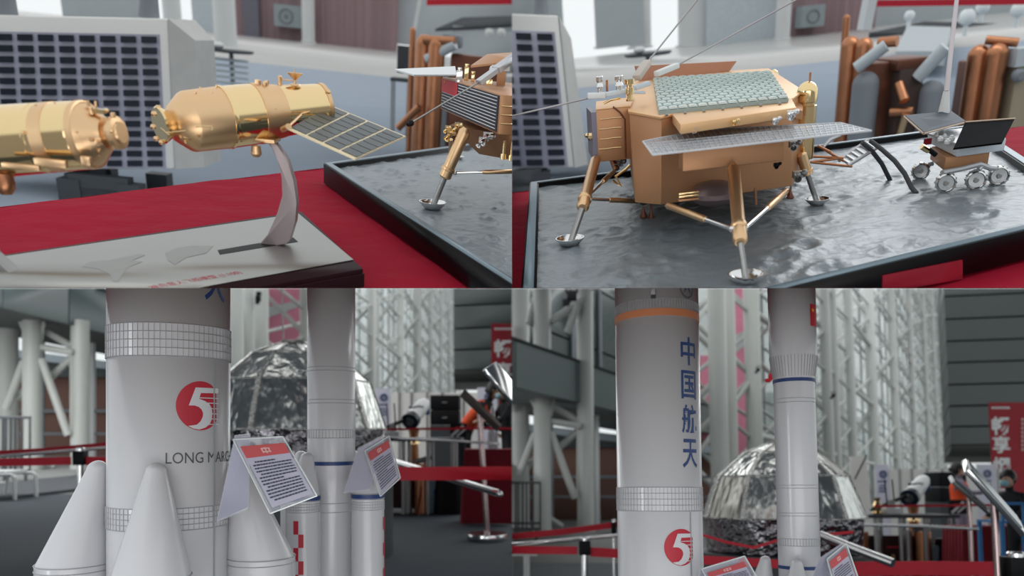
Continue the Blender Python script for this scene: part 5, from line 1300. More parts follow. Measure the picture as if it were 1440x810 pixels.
def grey_volume(fr, xl, row_b, yv, joints, xr, label, z_extra=0):
    """big grey clad box hanging at the right, rounded under-edge"""
    W = thing('wall_right', fr, fr.P(xl, row_b, y=yv), kind='structure')
    def pt(px, row, dy=0): return fr.P(px, row, y=yv + dy)
    zb = pt(xl, row_b).z; x0 = pt(xl, row_b).x; x1 = x0 + fr.m(pt(xl, row_b), xr - xl) + 2; yr = yv - 1.2   # right end a little nearer
    js = [row_b - 16] + joints
    for i in range(len(js) - 1):
        a, b = pt(xl, js[i]).z, pt(xl, js[i + 1]).z
        MB().hexa([(x0, yv, a + .03), (x1, yr, a + .03), (x1 * 1.22, yr + 6, a + .03), (x0 * 1.21, yv + 6, a + .03), (x0, yv, b - .03), (x1, yr, b - .03), (x1 * 1.22, yr + 6, b - .03), (x0 * 1.21, yv + 6, b - .03)]).build('cladding_panel', gwall_m, W)
    a = pt(xl, js[0]).z; rs = []
    for k in range(7):
        an = k * math.pi / 12; rs.append((math.sin(an), math.cos(an)))
    rr = a - zb
    rings = []
    for (xx, y_) in ((x0, yv), (x1, yr)):
        rings.append([V((xx, y_ + rr * (1 - c_), zb + rr * (1 - s_))) for s_, c_ in rs] + [V((xx * 1.21, y_ + 6, zb)), V((xx * 1.21, y_ + 6, a))])
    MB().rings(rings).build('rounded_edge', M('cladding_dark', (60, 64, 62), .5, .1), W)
    MB().box(((x0 + x1) / 2 + .5 + abs(x0) * .13, yv + 1.5, (a + pt(xl, js[-1]).z) / 2), (x1 - x0 - .9, 2.4, pt(xl, js[-1]).z - a)).build('backing', dgrey, W)
    return W
def banner(fr, x0_, r0, x1_, r1, yv, label, glyphs, colx, extra=None):
    p = fr.P(x0_, r0, y=yv); q = fr.P(x1_, r1, y=yv)
    t = thing('banner', fr, ((p.x + q.x) / 2, yv, q.z), label, 'banner')
    MB().box(((p.x + q.x) / 2, yv, (p.z + q.z) / 2), (q.x - p.x, .03, p.z - q.z)).build('cloth', M('banner_red', (142, 20, 34), .7), t)
    for ch, row, h in glyphs:
        mb = MB(); c = fr.P(colx, row, y=yv - .03); text_on(mb, ch, c, (1, 0, 0), (0, 0, 1), fr.m(c, h), fr.m(c, h * 1.02), bold=.02, off=.004); mb.build('lettering', white, t, smooth=False)
    mb = MB()
    for i in range(6):
        c = fr.P(x0_ + 6 + i * 4.4, r0 + 7.5, y=yv - .03); k = fr.m(c, 1); mb.box(c, (3.2 * k, .01, 2.6 * k))
    mb.build('small_print', white, t, smooth=False, kind='stuff')
    if extra:
        mb = MB()
        for i in range(8):
            c = fr.P(extra, r0 + 24 + i * 6, y=yv - .03); k = fr.m(c, 1); mb.box(c, (3.2 * k, .01, 3.6 * k))
        mb.build('small_print', M('pale_print', (190, 160, 160), .6), t, smooth=False, kind='stuff')
    return t
def post_rail(fr, pts, rp, yv, label, name='handrail', mat=None, y2=None):
    p = [fr.P(x, y, y=lerp(yv, y2 if y2 else yv, i / max(1, len(pts) - 1))) for i, (x, y) in enumerate(pts)]
    return MB().path(p, fr.m(p[0], rp), 12).single(name, mat or chrome, fr, label, 'rail')
def rollup(fr, T, x0_, r0, x1_, r1, yv, label):
    p = fr.P(*T(x0_, r0), y=yv); q = fr.P(*T(x1_, r1), y=yv); cx_ = (p.x + q.x) / 2
    t = thing('rollup_poster', fr, (cx_, yv, 0), label, 'poster')
    MB().box((cx_, yv, (p.z + .08) / 2 + .04), (q.x - p.x, .02, p.z - .08)).build('sheet', M('poster_paper', (200, 200, 214), .6), t)
    MB().box((cx_, yv, .04), (q.x - p.x + .04, .2, .08)).build('foot', dsteel, t)
    k = fr.m(p, 1); c = V((cx_ + 1.5 * k, yv - .016, p.z - 10 * k))
    MB().torus(c, (0, 1, 0), 4.6 * k, .9 * k, 28, 6).build('ring_emblem', bluepaint, t)
    MB().torus(c, (0, 1, 0), 2.2 * k, .5 * k, 20, 6).build('ring_emblem', bluepaint, t)
    mb = MB()
    for j, (dz, w_) in enumerate(((20, 12), (26, 9), (30, 11), (34, 10))):
        n = int(w_ // 2)
        for i in range(n): mb.box((cx_ + (i - n / 2 + .5) * 2.2 * k, yv - .014, p.z - dz * k), (1.7 * k, .006, 2.0 * k))
    mb.build('small_print', bluepaint, t, smooth=False, kind='stuff'); return t
def cloth_table(fr, x0, x1, y0, y1, h, label, mat=None):
    t = thing('display_table', fr, ((x0 + x1) / 2, (y0 + y1) / 2, 0), label, 'table')
    MB().box(((x0 + x1) / 2, (y0 + y1) / 2, h - .02), (x1 - x0, y1 - y0, .04)).build('tabletop', mat or darkred, t)
    n = 90; pts = []; per = [(x0, y0), (x1, y0), (x1, y1), (x0, y1), (x0, y0)]
    for i in range(4):
        for j in range(n // 4): u = j / (n // 4); pts.append(V((lerp(per[i][0], per[i + 1][0], u), lerp(per[i][1], per[i + 1][1], u), 0)))
    c = V(((x0 + x1) / 2, (y0 + y1) / 2, 0)); N = len(pts); r0 = [p + V((0, 0, h)) for p in pts]; r1 = []
    for i, p in enumerate(pts): d = (p - c).normalized(); r1.append(p + d * (.03 + .022 * math.sin(i * 1.9)) + V((0, 0, .01)))
    MB().add(r0 + r1, [(i, (i + 1) % N, N + (i + 1) % N, N + i) for i in range(N)]).build('cloth_skirt', mat or darkred, t, ang=1.2)
    return t
def booths(fr, T, tag_):
    """white partitions, telescope, speaker, posters and tables in front of the facade"""
    Yp = 15.0
    W = thing('wall_back', fr, fr.P(*T(600, 640), y=Yp), kind='structure'); 
    xs = [527, 545, 562, 579, 601, 622, 652, 676, 700]
    for i in range(len(xs) - 1):
        p = fr.P(*T(xs[i], 552 - (1 if i < 1 else 0)), y=Yp); q = fr.P(*T(xs[i + 1], 552), y=Yp)
        MB().box(((p.x + q.x) / 2, Yp, p.z / 2), (q.x - p.x - .02, .05, p.z)).build('partition_panel', whitebox, W)
        MB().box((q.x, Yp - .01, p.z / 2), (.035, .07, p.z + .02)).build('partition_post', dsteel, W)
    # slanted white board
    q = [fr.P(*T(x, y), y=Yp - 2) for x, y in ((494, 534), (516, 533), (528, 606), (494, 606))]
    t = thing('white_board', fr, (q[3].x, Yp - 2, 0), 'tall white slanted board with a dark cord right of the foil capsule, ' + tag_ + ' view', 'board')
    q = [V((p.x, p.y, p.z)) for p in q]; q[2].z = 0; q[3].z = 0
    MB().prism(q, (0, .05, 0)).build('panel', whitebox, t)
    MB().tube(fr.P(*T(517, 532), y=Yp - 2.1), fr.P(*T(500, 566), y=Yp - 2.1), .012).build('cord', black, t)
    rollup(fr, T, 528, 549, 549, 600, Yp - 1.6, 'white roll-up poster with navy ring emblem left of the telescope, ' + tag_ + ' view')
    rollup(fr, T, 671, 548, 699, 596, Yp - .6, 'white poster with navy ring emblem right of the orange-dressed person, ' + tag_ + ' view')
    # speaker
    p, q = fr.P(*T(607, 556), y=Yp - 1.5), fr.P(*T(647, 598), y=Yp - 1.5)
    t = thing('loudspeaker_stack', fr, ((p.x + q.x) / 2, Yp - 1.5, 0), 'black square loudspeaker stack before the white partitions, ' + tag_ + ' view', 'loudspeaker')
    hz_ = (p.z - q.z) / 2
    for k in range(2):
        b = MB().box(((p.x + q.x) / 2, Yp - 1.5, q.z + hz_ * (k + .5)), (q.x - p.x, .5, hz_ * .97)).build('cabinet', black, t, bevel=.01)
        MB().box(((p.x + q.x) / 2, Yp - 1.76, q.z + hz_ * (k + .5)), (.08, .02, .02)).build('badge', dsteel, b)
    MB().box(((p.x + q.x) / 2, Yp - 1.5, q.z / 2), (q.x - p.x, .5, q.z)).build('base_crate', dgrey, t)
    # telescope
    Yt = 10.0
    c = fr.P(*T(577, 592), y=Yt); k = fr.m(c, 1); bk = fr.P(*T(598, 566), y=Yt + .45); d = (bk - c).normalized()
    t = thing('telescope', fr, (fr.P(*T(580, 640), y=Yt).x, Yt, 0), 'white telescope with dark round aperture pointing at the viewer, ' + tag_ + ' view', 'telescope')
    MB().lathe(c, bk, [(0, 12 * k), (.08, 12.2 * k), (.09, 11 * k), (.45, 10.6 * k), (.5, 11 * k), (.85, 10 * k), (1, 7 * k)], 32).build('tube', white, t)
    MB().lathe(c - d * .02, c + d * .06, [(0, 10 * k), (.01, 12.6 * k), (1, 12.6 * k)], 32).build('aperture_ring', M('deep_navy', (20, 34, 52), .3), t)
    MB().torus(c - d * .025, d, 5 * k, 1 * k, 24, 6).lathe(c - d * .05, c - d * .02, [(0, 3 * k), (1, 3.2 * k)], 20).build('secondary_mirror', dsteel, t)
    MB().sphere(fr.P(*T(577, 573), y=Yt - .05), 2.2 * k, 10).build('finder_cap', black, t)
    MB().path([fr.P(*T(580, 573), y=Yt), fr.P(*T(588, 571), y=Yt), fr.P(*T(596, 572), y=Yt)], 2 * k).build('finder_scope', white, t)
    MB().box(fr.P(*T(601, 576), y=Yt + .4), (6 * k, .1, 15 * k)).build('eyepiece_box', bluepaint, t, bevel=.01)
    MB().tube(fr.P(*T(523, 609), y=Yt - .5), fr.P(*T(571, 590), y=Yt), 1.6 * k, 3 * k).build('counterweight_bar', black, t)
    m0 = fr.P(*T(582, 603), y=Yt + .1)
    lathe_z(MB(), m0.x, m0.y, [(0, 9 * k), (.3, 8.5 * k), (m0.z - .1, 6 * k), (m0.z, 8 * k)], 24).build('pier', copper, t)
    lathe_z(MB(), m0.x, m0.y, [(m0.z - 22 * k, 9 * k), (m0.z - 20 * k, 9 * k), (m0.z - 18 * k, 6.5 * k)], 24).build('pier_collar', gold, t)
    # table with equipment
    Yq = 9.3
    zt = fr.P(*T(590, 616), y=Yq).z
    x0, x1 = fr.P(*T(520, 616), y=Yq).x, fr.P(*T(648, 616), y=Yq).x
    t = thing('equipment_table', fr, ((x0 + x1) / 2, Yq, 0), 'dark table with metal legs under the telescope, ' + tag_ + ' view', 'table')
    MB().box(((x0 + x1) / 2, Yq + .3, zt - .02), (x1 - x0, .6, .04)).build('tabletop', dgrey, t)
    for i in range(4):
        xx = lerp(x0 + .1, x1 - .1, i / 3); MB().tube((xx, Yq + .05, 0), (xx, Yq + .05, zt), .025).build('leg', dsteel, t)
        MB().tube((xx, Yq + .55, 0), (xx, Yq + .55, zt), .025).build('leg', dsteel, t)
    # things on and under it
    def item(nm, lb, cat, x, row, fn):
        c = fr.P(*T(x, row), y=Yq + .2); c = V((c.x, Yq + .2, zt if row < 618 else 0)); tt = thing(nm, fr, c, lb + ', ' + tag_ + ' view', cat); fn(tt, c); return tt
    def gold_vase(tt, c): lathe_z(MB(), c.x, c.y, [(c.z, .06), (c.z + .02, .065), (c.z + .04, .04), (c.z + .1, .06), (c.z + .16, .03), (c.z + .2, .04)], 20).build('body', gold, tt)
    item('gold_fitting', 'small gold fitting on the left of the telescope table', 'fitting', 532, 612, gold_vase)
    def white_cradle(tt, c):
        MB().box(c + V((0, 0, .04)), (.18, .12, .08)).build('base', white, tt, bevel=.01); MB().box(c + V((0, 0, .12)), (.06, .06, .1)).build('instrument', dsteel, tt)
        for dx in (-.05, .04): MB().tube(c + V((dx, 0, .08)), c + V((dx - .02, 0, .42)), .008).build('antenna', black, tt)
    item('white_cradle', 'white cradle holding a grey instrument with black aerials on the telescope table', 'instrument', 552, 612, white_cradle)
    def bw(tt, c):
        MB().box(c + V((0, 0, .09)), (.2, .05, .17)).build('board', black, tt); MB().bar(c + V((-.09, -.03, .02)), c + V((.06, -.03, .15)), .01, .03).bar(c + V((-.02, -.03, .02)), c + V((.1, -.03, .12)), .01, .02).build('stripe', white, tt, kind='stuff')
    item('striped_board', 'black board with white diagonal stripes on the telescope table', 'board', 645, 612, bw)
    def drum(tt, c): lathe_z(MB(), c.x, c.y, [(0, .2), (.03, .21), (.5, .18), (.52, .16)], 24).build('shell', black, tt); MB().sphere(c + V((0, -.03, .5)), .08, 12, (1.4, 1, .5)).build('cloth', white, tt)
    item('black_drum', 'dark round bin with a white cloth on top, below the speaker', 'bin', 633, 650, drum)
    def bag(tt, c): MB().box(c + V((0, 0, .22)), (.22, .14, .44)).build('bag_body', M('pale_blue_bag', (120, 146, 158), .7), tt, bevel=.02); MB().torus(c + V((0, -.075, .26)), (0, 1, 0), .05, .008, 20).build('ring_print', bluepaint, tt); MB().torus(c + V((0, 0, .47)), (0, 1, 0), .05, .008, 16).build('handle', white, tt)
    item('paper_bag', 'pale blue carrier bag with ring print standing under the table', 'bag', 617, 650, bag)
    def pipes(tt, c):
        for dx in (-.2, .16): MB().tube(c + V((dx, 0, 0)), c + V((dx, 0, .62)), .045).build('chrome_pipe', dsteel, tt)
        lathe_z(MB(), c.x + .33, c.y, [(0, .1), (.6, .1)], 20).build('copper_tank', copper, tt)
        lathe_z(MB(), c.x - .42, c.y, [(0, .1), (.6, .1)], 20).build('copper_tank', copper, tt)
        MB().tube(c + V((-.05, -.1, 0)), c + V((-.08, -.1, .34)), .022).build('gold_rod', gold, tt); MB().box(c + V((0, .1, .3)), (.7, .03, .5)).build('back_plate', M('rust_plate', (58, 24, 24), .7), tt)
        MB().box(c + V((-.02, -.05, .42)), (.2, .03, .02)).build('cross_bar', redpaint, tt)
    item('engine_parts', 'copper tanks and steel pipes standing under the telescope table', 'engine model', 556, 650, pipes)
    def cell_panel(tt, c):
        MB().box(c + V((0, 0, .28)), (.22, .02, .5)).build('backing', black, tt)
        for r_ in range(7):
            for q in range(3): MB().box(c + V((-.07 + q * .07, -.014, .07 + r_ * .07)), (.055, .008, .05)).build('solar_cell', cell, tt, smooth=False)
    item('cell_panel', 'small dark solar cell panel standing left under the table', 'solar panel', 512, 650, cell_panel)
    def tripod(tt, c):
        h = c + V((0, 0, .62))
        for an in (0.2, 2.3, 4.4): MB().tube(h, c + V((.2 * math.cos(an), .2 * math.sin(an), 0)), .012).build('leg', darkred, tt)
        MB().lathe(h + V((-.12, 0, 0)), h + V((.1, 0, .06)), [(0, .03), (.7, .035), (1, .02)]).build('scope', dsteel, tt)
    item('small_tripod', 'small tripod with a steel sighting tube under the table', 'tripod', 597, 650, tripod)
    # red table at right with small white rocket
    Yr = 8.4
    x0 = fr.P(*T(653, 640), y=Yr).x; zt = fr.P(*T(690, 632), y=Yr).z
    tb = cloth_table(fr, x0, x0 + 1.6, Yr, Yr + .4, zt, 'table under a dark red cloth at the right, ' + tag_ + ' view')
    c = fr.P(*T(693, 620), y=Yr + .2); c = V((c.x, Yr + .2, zt)); k = fr.m(c, 1)
    t = thing('rocket_model', fr, c, 'small white rocket model standing on the dark red table, ' + tag_ + ' view', 'rocket model')
    lathe_z(MB(), c.x, c.y, [(zt, 3.5 * k), (zt + 4 * k, 3 * k), (zt + 54 * k, 3 * k), (zt + 58 * k, 2 * k), (zt + 61 * k, .3 * k)], 20).build('core_stage', whiteg, t)
    for dx in (-5, 5.5): lathe_z(MB(), c.x + dx * k, c.y, [(zt, 2.6 * k), (zt + 22 * k, 2.1 * k), (zt + 28 * k, .3 * k)], 16).build('booster', whiteg, t)
    # thin far tape across the booths
    tape_px2(fr, [T(528, 604), T(600, 603), T(648, 603)], 3.2, 8.8, 'thin red barrier tape across the booths, ' + tag_ + ' view')
    tape_px2(fr, [T(640, 602), T(735, 603)], 3.5, 8.0, 'thin red barrier tape over the dark red table, ' + tag_ + ' view')
def tape_px2(fr, pts, hp, yv, label, mat=None):
    mb = MB(); rs = []
    for x, y in pts:
        p = fr.P(x, y, y=yv); h = fr.m(p, hp) / 2; rs.append([p + V((0, -.003, -h)), p + V((0, .003, -h)), p + V((0, .003, h)), p + V((0, -.003, h))])
    return mb.rings(rs).single('barrier_tape', mat or redtape, fr, label, 'barrier tape')
def stanchion(fr, x, rt, yv, rp, label, lean=0, base=True, head=True):
    c = fr.P(x, rt, y=yv); k = fr.m(c, 1); t = thing('stanchion', fr, (c.x, yv, 0), label, 'barrier post')
    MB().tube((c.x, yv, 0), (c.x + lean, yv, c.z), rp * k, n=20).build('post', chrome, t)
    if base: lathe_z(MB(), c.x, yv, [(0, .17), (.015, .175), (.035, .165), (.05, .03)], 40).build('base', chrome, t)
    if head:
        MB().box((c.x, yv, c.z - .06), (rp * k * 3.4, rp * k * 3.0, .12)).build('tape_cassette', black, t, bevel=.005)
        lathe_z(MB(), c.x, yv, [(c.z, rp * k * 1.3), (c.z + .02, rp * k * 1.3), (c.z + .03, rp * k)], 20).build('cap', chrome, t)
    return t
# ================================================================ lower left view
fr = BL
TI = lambda x, y: (x, y)
xa = -14
MB().prism([V((-8, 1.0, 0)), V((.5, 1.0, 0)), V((.5, 12.2, 0)), V((-16, 12.2, 0)), V((-16, 3, 0))], (0, 0, -.03)).single('floor', M('dark_carpet', (52, 60, 68), .9, 0, (2, .06), (180, .2, .004)), fr, kind='structure')
MB().prism([V((-60, 12.2, 0)), V((.5, 12.2, 0)), V((.5, 130, 0)), V((-60, 130, 0))], (0, 0, -.03)).single('floor', M('hall_tile', (134, 136, 134), .3, 0, (.4, .06)), fr, kind='structure')
# low carpeted dais edge at the left
y0 = fr.P(60, 700, z=0).y; 
MB().hexa([fr.P(-60, 712, z=0), fr.P(120, 690, z=0), fr.P(120, 670, z=0) , fr.P(-60, 690, z=0), fr.P(-60, 712, z=0) + V((0, 0, .05)), fr.P(120, 690, z=0) + V((0, 0, .05)), fr.P(120, 670, z=0) + V((0, 0, .05)), fr.P(-60, 690, z=0) + V((0, 0, .05))]).single('trim_1', dgrey, fr, kind='structure')
hall_left(fr, TI, 'lower left', 0)
facade(fr, 682, [330, 350, 366, 428, 523, 563, 588, 605, 620, 632, 640, 647, 652], 'lower left', zmax=60)
grey_volume(fr, 638, 537, 26, [492, 462, 430, 399, 368, 337], 760, '')
banner(fr, 691, 455, 740, 575, 22, 'dark red banner with white brush characters on the grey wall, lower left view', [('畅', 490, 25), ('享', 521, 23), ('烟', 553, 22)], 708)
booths(fr, TI, 'lower left')
# pink banner outside / on the truss wall
def pink_banner(fr, q, yv, label):
    p = [fr.P(x, y, y=yv) for x, y in q]; t = thing('pink_banner', fr, ((p[2].x + p[3].x) / 2, yv, p[3].z), label, 'banner')
    MB().prism(p, (0, .05, 0)).build('cloth', M('pink_banner', (232, 146, 170), .7), t)
    a, b = lerp(p[0], p[3], .38), lerp(p[1], p[2], .30); c_, d_ = lerp(p[1], p[2], .36), lerp(p[0], p[3], .5)
    MB().prism([v + V((0, -.03, 0)) for v in (a, b, c_, d_)], (0, .02, 0)).build('white_swoosh', white, t)
    return t
pink_banner(fr, [(300, 380), (338, 380), (342, 520), (300, 520)], 34, 'pink banner with a white swoosh seen between truss posts, lower left view')
pink_banner(fr, [(368, 380), (424, 380), (424, 520), (368, 520)], 44, 'paler pink banner further along the truss wall, lower left view')
# spotlights on the truss
t = thing('spotlight', fr, fr.P(363, 423, y=28), 'black spotlight clamped to the truss post left of the thin wire', 'spotlight')
p = fr.P(363, 420, y=28); k = fr.m(p, 1); MB().box(p, (7 * k, 6 * k, 8 * k)).build('housing', black, t, bevel=.02); MB().box(p + V((k, 0, 7 * k)), (6 * k, 5 * k, 5 * k)).build('bracket', black, t); MB().box(p + V((-k, 0, -6 * k)), (5 * k, 4 * k, 3 * k)).build('lens_hood', black, t)
MB().tube(fr.P(396, 395, y=7.4), fr.P(399, 496, y=7.3), .006).single('hanging_wire', silverpaint, fr, 'thin pale wire rising from the top of the foil capsule', 'wire')
# foil capsule
sC = 1.0; cC = fr.P(414, 600, y=6.4)
capsule(fr, cC.x, 6.4, 1.08, fr.P(414, 603, y=5.7).z, 'silver foil covered return capsule between the two white rockets, lower left view')
# rockets
xr = (239 - CX) / F * 2.2
rocket_big(fr, xr, 2.2, 1.0, math.degrees(math.atan2(-xr, 2.2)), 'thick white rocket with the red number five emblem, lower left view')
xs_ = (466 - CX) / F * 2.7
rocket_small(fr, xs_, 2.7, 1.0, 0.0, math.degrees(math.atan2(-xs_, 2.7)), 'slim white rocket with blue bands and red checks, lower left view')
tent_card(fr, [(328, 618), (398, 614), (446, 697), (380, 722)], [(330, 612), (352, 610), (349, 716), (304, 735)], 2.02, 1.93, 2.08, 'clear tent card with a red header leaning before the thick rocket, lower left view', [(338, 628), (400, 623), (440, 694), (383, 714)])
tent_card(fr, [(513, 634), (547, 613), (563, 672), (535, 698)], [(503, 630), (541, 611), (520, 690), (483, 694)], 2.52, 2.46, 2.56, 'clear tent card with a red header before the slim rocket, lower left view', [(517, 637), (546, 619), (561, 670), (537, 695)], 12)
# barriers at the left
tape_px2(fr, [(-40, 640), (60, 634), (160, 625), (200, 622)], 8, 7.6, 'upper red tape of the left barrier, lower left view')
tape_px2(fr, [(-40, 651), (100, 648)], 11, 6.6, 'lower red tape of the left barrier left of the post, lower left view')
tape_px2(fr, [(120, 648), (190, 649)], 12, 6.6, 'lower red tape of the left barrier right of the post, lower left view')
post_rail(fr, [(-40, 645), (60, 637), (175, 628)], 2.3, 7.0, 'chrome rail between the two red tapes, lower left view')
stanchion(fr, 113, 634, 6.6, 4.6, 'chrome barrier post with black cassette at the left, lower left view')
stanchion(fr, 158, 618, 7.6, 2, 'slim chrome post with black head beside the thick rocket, lower left view', base=False)
# white bent-tube chair legs
t = thing('tube_chair', fr, (fr.P(10, 704, z=0).x, fr.P(10, 704, z=0).y, 0), 'white bent-tube chair frame at the left edge, lower left view', 'chair')
yk = fr.P(10, 704, z=0).y
for dy in (0, .5):
    mb = MB().path([fr.P(-24, 702, y=yk) + V((0, dy, 0)), fr.P(-20, 668, y=yk) + V((0, dy, 0)), fr.P(16, 668, y=yk) + V((0, dy, 0)), fr.P(20, 671, y=yk) + V((0, dy, 0)), fr.P(21, 703, y=yk) + V((0, dy, 0))], .028).build('leg_loop', white, t)
MB().box(fr.P(-2, 664, y=yk + .25), (.5, .5, .05)).build('seat', white, t)
# right barrier
c = fr.P(685, 759, z=0)
t = thing('sign_stand', fr, c, 'leaning chrome post on a round base with a tilted sign holder, lower left view', 'sign stand')
k = fr.m(c, 1)
lathe_z(MB(), c.x, c.y, [(0, 28 * k), (.03, 29 * k), (.06, 28 * k), (.075, 6 * k)], 48).build('base', chrome, t)
p1 = fr.P(674, 572, y=c.y)
MB().tube(c + V((0, 0, .05)), p1, 4 * k, n=20).build('post', M('warm_chrome', (170, 150, 150), .2, .9), t)
q0, q1 = fr.P(650, 552, y=c.y - .1), fr.P(702, 602, y=c.y - .1)
MB().bar(q0, q1, .10, .035, up=(0.0, .5, 1)).build('sign_holder', M('dull_bronze_steel', (122, 112, 106), .4, .7), t, bevel=.004)
q0, q1 = fr.P(688, 515, y=4.6), fr.P(760, 600, y=4.6)
t = thing('sign_stand', fr, (q1.x, 4.6, 0), 'tilted glass-topped sign stand cut by the right edge of the lower left view', 'sign stand')
MB().bar(q0, q1, .16, .03, up=(0, -.4, 1)).build('sign_holder', chrome, t, bevel=.004); m_ = lerp(q0, q1, .75); MB().tube((m_.x, m_.y, 0), m_, .018).build('post', chrome, t)
tape_px2(fr, [(540, 666), (600, 666), (760, 665)], 19, 6.0, 'wide red barrier tape crossing in front of the dark red table, lower left view')
post_rail(fr, [(522, 615), (600, 618), (702, 624)], 1.9, 6.9, 'thin chrome rail above the wide red tape, lower left view')
t = MB().path([fr.P(520, 638, y=7.6), fr.P(557, 650, y=7.3), fr.P(702, 694, y=5.9)], [.028, .028, .028], 16).sphere(fr.P(703, 695, y=5.88), .024, 12).single('fallen_post', chrome, fr, 'sloping chrome tube ending in a cap behind the wide red tape, lower left view', 'rail')
# person bending in orange
pl_ = fr.P(651, 600, y=11.8)
person(fr, (pl_.x, 11.8, 0), 1.86, (1, -.35), 'person in an orange jacket bending over beside the loudspeaker, lower left view', bend=.75)
pl_ = fr.P(716, 600, y=11.5)
person(fr, (pl_.x, 11.5, 0), 1.62, (-1, -.4), 'masked person in dark clothes at the right edge, lower left view', vest=cloth_b, mask=M('mask_blue', (150, 196, 204), .6), bend=.15)
# ================================================================ lower right view
fr = BR
MB().prism([V((-.5, 1.0, 0)), V((12, 1.0, 0)), V((12, 12, 0)), V((-.5, 12, 0))], (0, 0, -.03)).single('floor', MATS['dark_carpet'], fr, kind='structure')
MB().prism([V((-.5, 12, 0)), V((60, 12, 0)), V((60, 130, 0)), V((-.5, 130, 0))], (0, 0, -.03)).single('floor', MATS['hall_tile'], fr, kind='structure')
TA = lambda x, y: (721.5 + x * .91, 690 + (y - 600) * .87)
TB = lambda x, y: (x + 702, y + 108)
def hall_left_r():
    hall_left(fr, TA, 'lower right', 0)
hall_left_r()
facade(fr, 1380, [1012, 1030, 1062, 1126, 1166, 1176, 1200, 1230, 1262, 1287, 1307, 1320, 1330, 1338, 1344], 'lower right', zmax=70)
grey_volume(fr, 1338, 642, 26, [600, 571, 541, 510, 480, 449, 417, 386, 355], 1500, '')
banner(fr, 1390, 566, 1470, 712, 22, 'dark red banner with white brush characters on the grey wall, lower right view', [('畅', 599, 26), ('享', 625, 24), ('烟', 655, 24), ('台', 680, 22)], 1408, extra=1438)
booths(fr, TB, 'lower right')
def pb(q, y, lb): pink_banner(fr, q, y, lb)
pb([(1018, 380), (1066, 380), (1066, 640), (1018, 640)], 36, 'pink banner with white swoosh between the truss posts, lower right view')
pb([(984, 500), (1000, 500), (1000, 640), (984, 640)], 33, 'narrow pink banner beside the thick rocket, lower right view')
for (px, row, yv, lb) in ((804, 416, 13, 'black spotlight on the left bracing, top of the lower right view'), (1066, 520, 28, 'small black spotlight on the truss post left of the slim rocket'), (1172, 556, 28, 'small black spotlight on the truss post right of the slim rocket')):
    p = fr.P(px, row, y=yv); k = fr.m(p, 1); t = thing('spotlight', fr, p, lb, 'spotlight'); s_ = 2.0 if px == 804 else .7
    MB().box(p, (7 * k * s_, 4 * k * s_, 7 * k * s_)).build('housing', black, t, bevel=.01); MB().box(p + V((-4 * k * s_, 0, -5 * k * s_)), (5 * k * s_, 3 * k * s_, 4 * k * s_)).build('barn_door', black, t)
    MB().torus(p + V((0, 0, 4 * k * s_)), (0, 1, 0), 4 * k * s_, .7 * k * s_, 16, 5).build('bracket', black, t)
p = fr.P(1084, 530, y=4.2); k = fr.m(p, 1)
t = thing('red_knot', fr, p, 'red bow hanging from a wire behind the slim rocket', 'bow')
MB().sphere(p, 4 * k, 12, (1, .6, 1.4)).sphere(p + V((-4 * k, 0, -5 * k)), 4 * k, 12, (1.3, .6, .8)).build('loops', redtape, t, kind='stuff'); MB().tube(p, p + V((0, 0, 1.2)), .5 * k).build('wire', dgrey, t)
cc = fr.P(1099, 729, y=6.2)
capsule(fr, cc.x, 6.2, .90, fr.P(1099, 731, y=5.6).z, 'silver foil covered return capsule behind the slim rocket, lower right view')
tape_px2(fr, [(980, 787), (1060, 791), (1180, 798)], 12, 5.0, 'wide red tape in front of the foil capsule plinth')
tape_px2(fr, [(980, 750), (1020, 762), (1060, 770), (1100, 758), (1200, 748)], 4, 5.05, 'thin drooping red tape across the dark base of the foil capsule')
xr = (927 - CX) / F * 2.5
s_ = .833
rocket_big(fr, fr.P(927, 690, y=2.5).x, 2.5, s_, math.degrees(math.atan2(-xr, 2.5)), 'thick white rocket with large navy characters down its side')
cx_ = fr.P(1121, 690, y=2.65).x
b = V((cx_, 2.65, 0)); zt_ = fr.zat(b, 797)
rocket_small(fr, cx_, 2.65, s_, zt_ - .925 * s_, math.degrees(math.atan2(-cx_, 2.65)), 'slim white rocket with a red flag on its upper stage')
tent_card(fr, [(987, 800), (1047, 782), (1075, 830), (1010, 845)], [(984, 801), (1040, 784), (1020, 840), (980, 850)], 2.3, 2.24, 2.36, 'clear tent card low in front of the thick rocket, lower right view', [(994, 806), (1046, 790), (1066, 826), (1012, 840)])
tent_card(fr, [(1163, 786), (1190, 764), (1210, 822), (1180, 850)], [(1152, 786), (1185, 764), (1165, 830), (1135, 835)], 2.38, 2.32, 2.44, 'clear tent card with red header right of the slim rocket, lower right view', [(1166, 790), (1189, 771), (1208, 826), (1184, 845)])
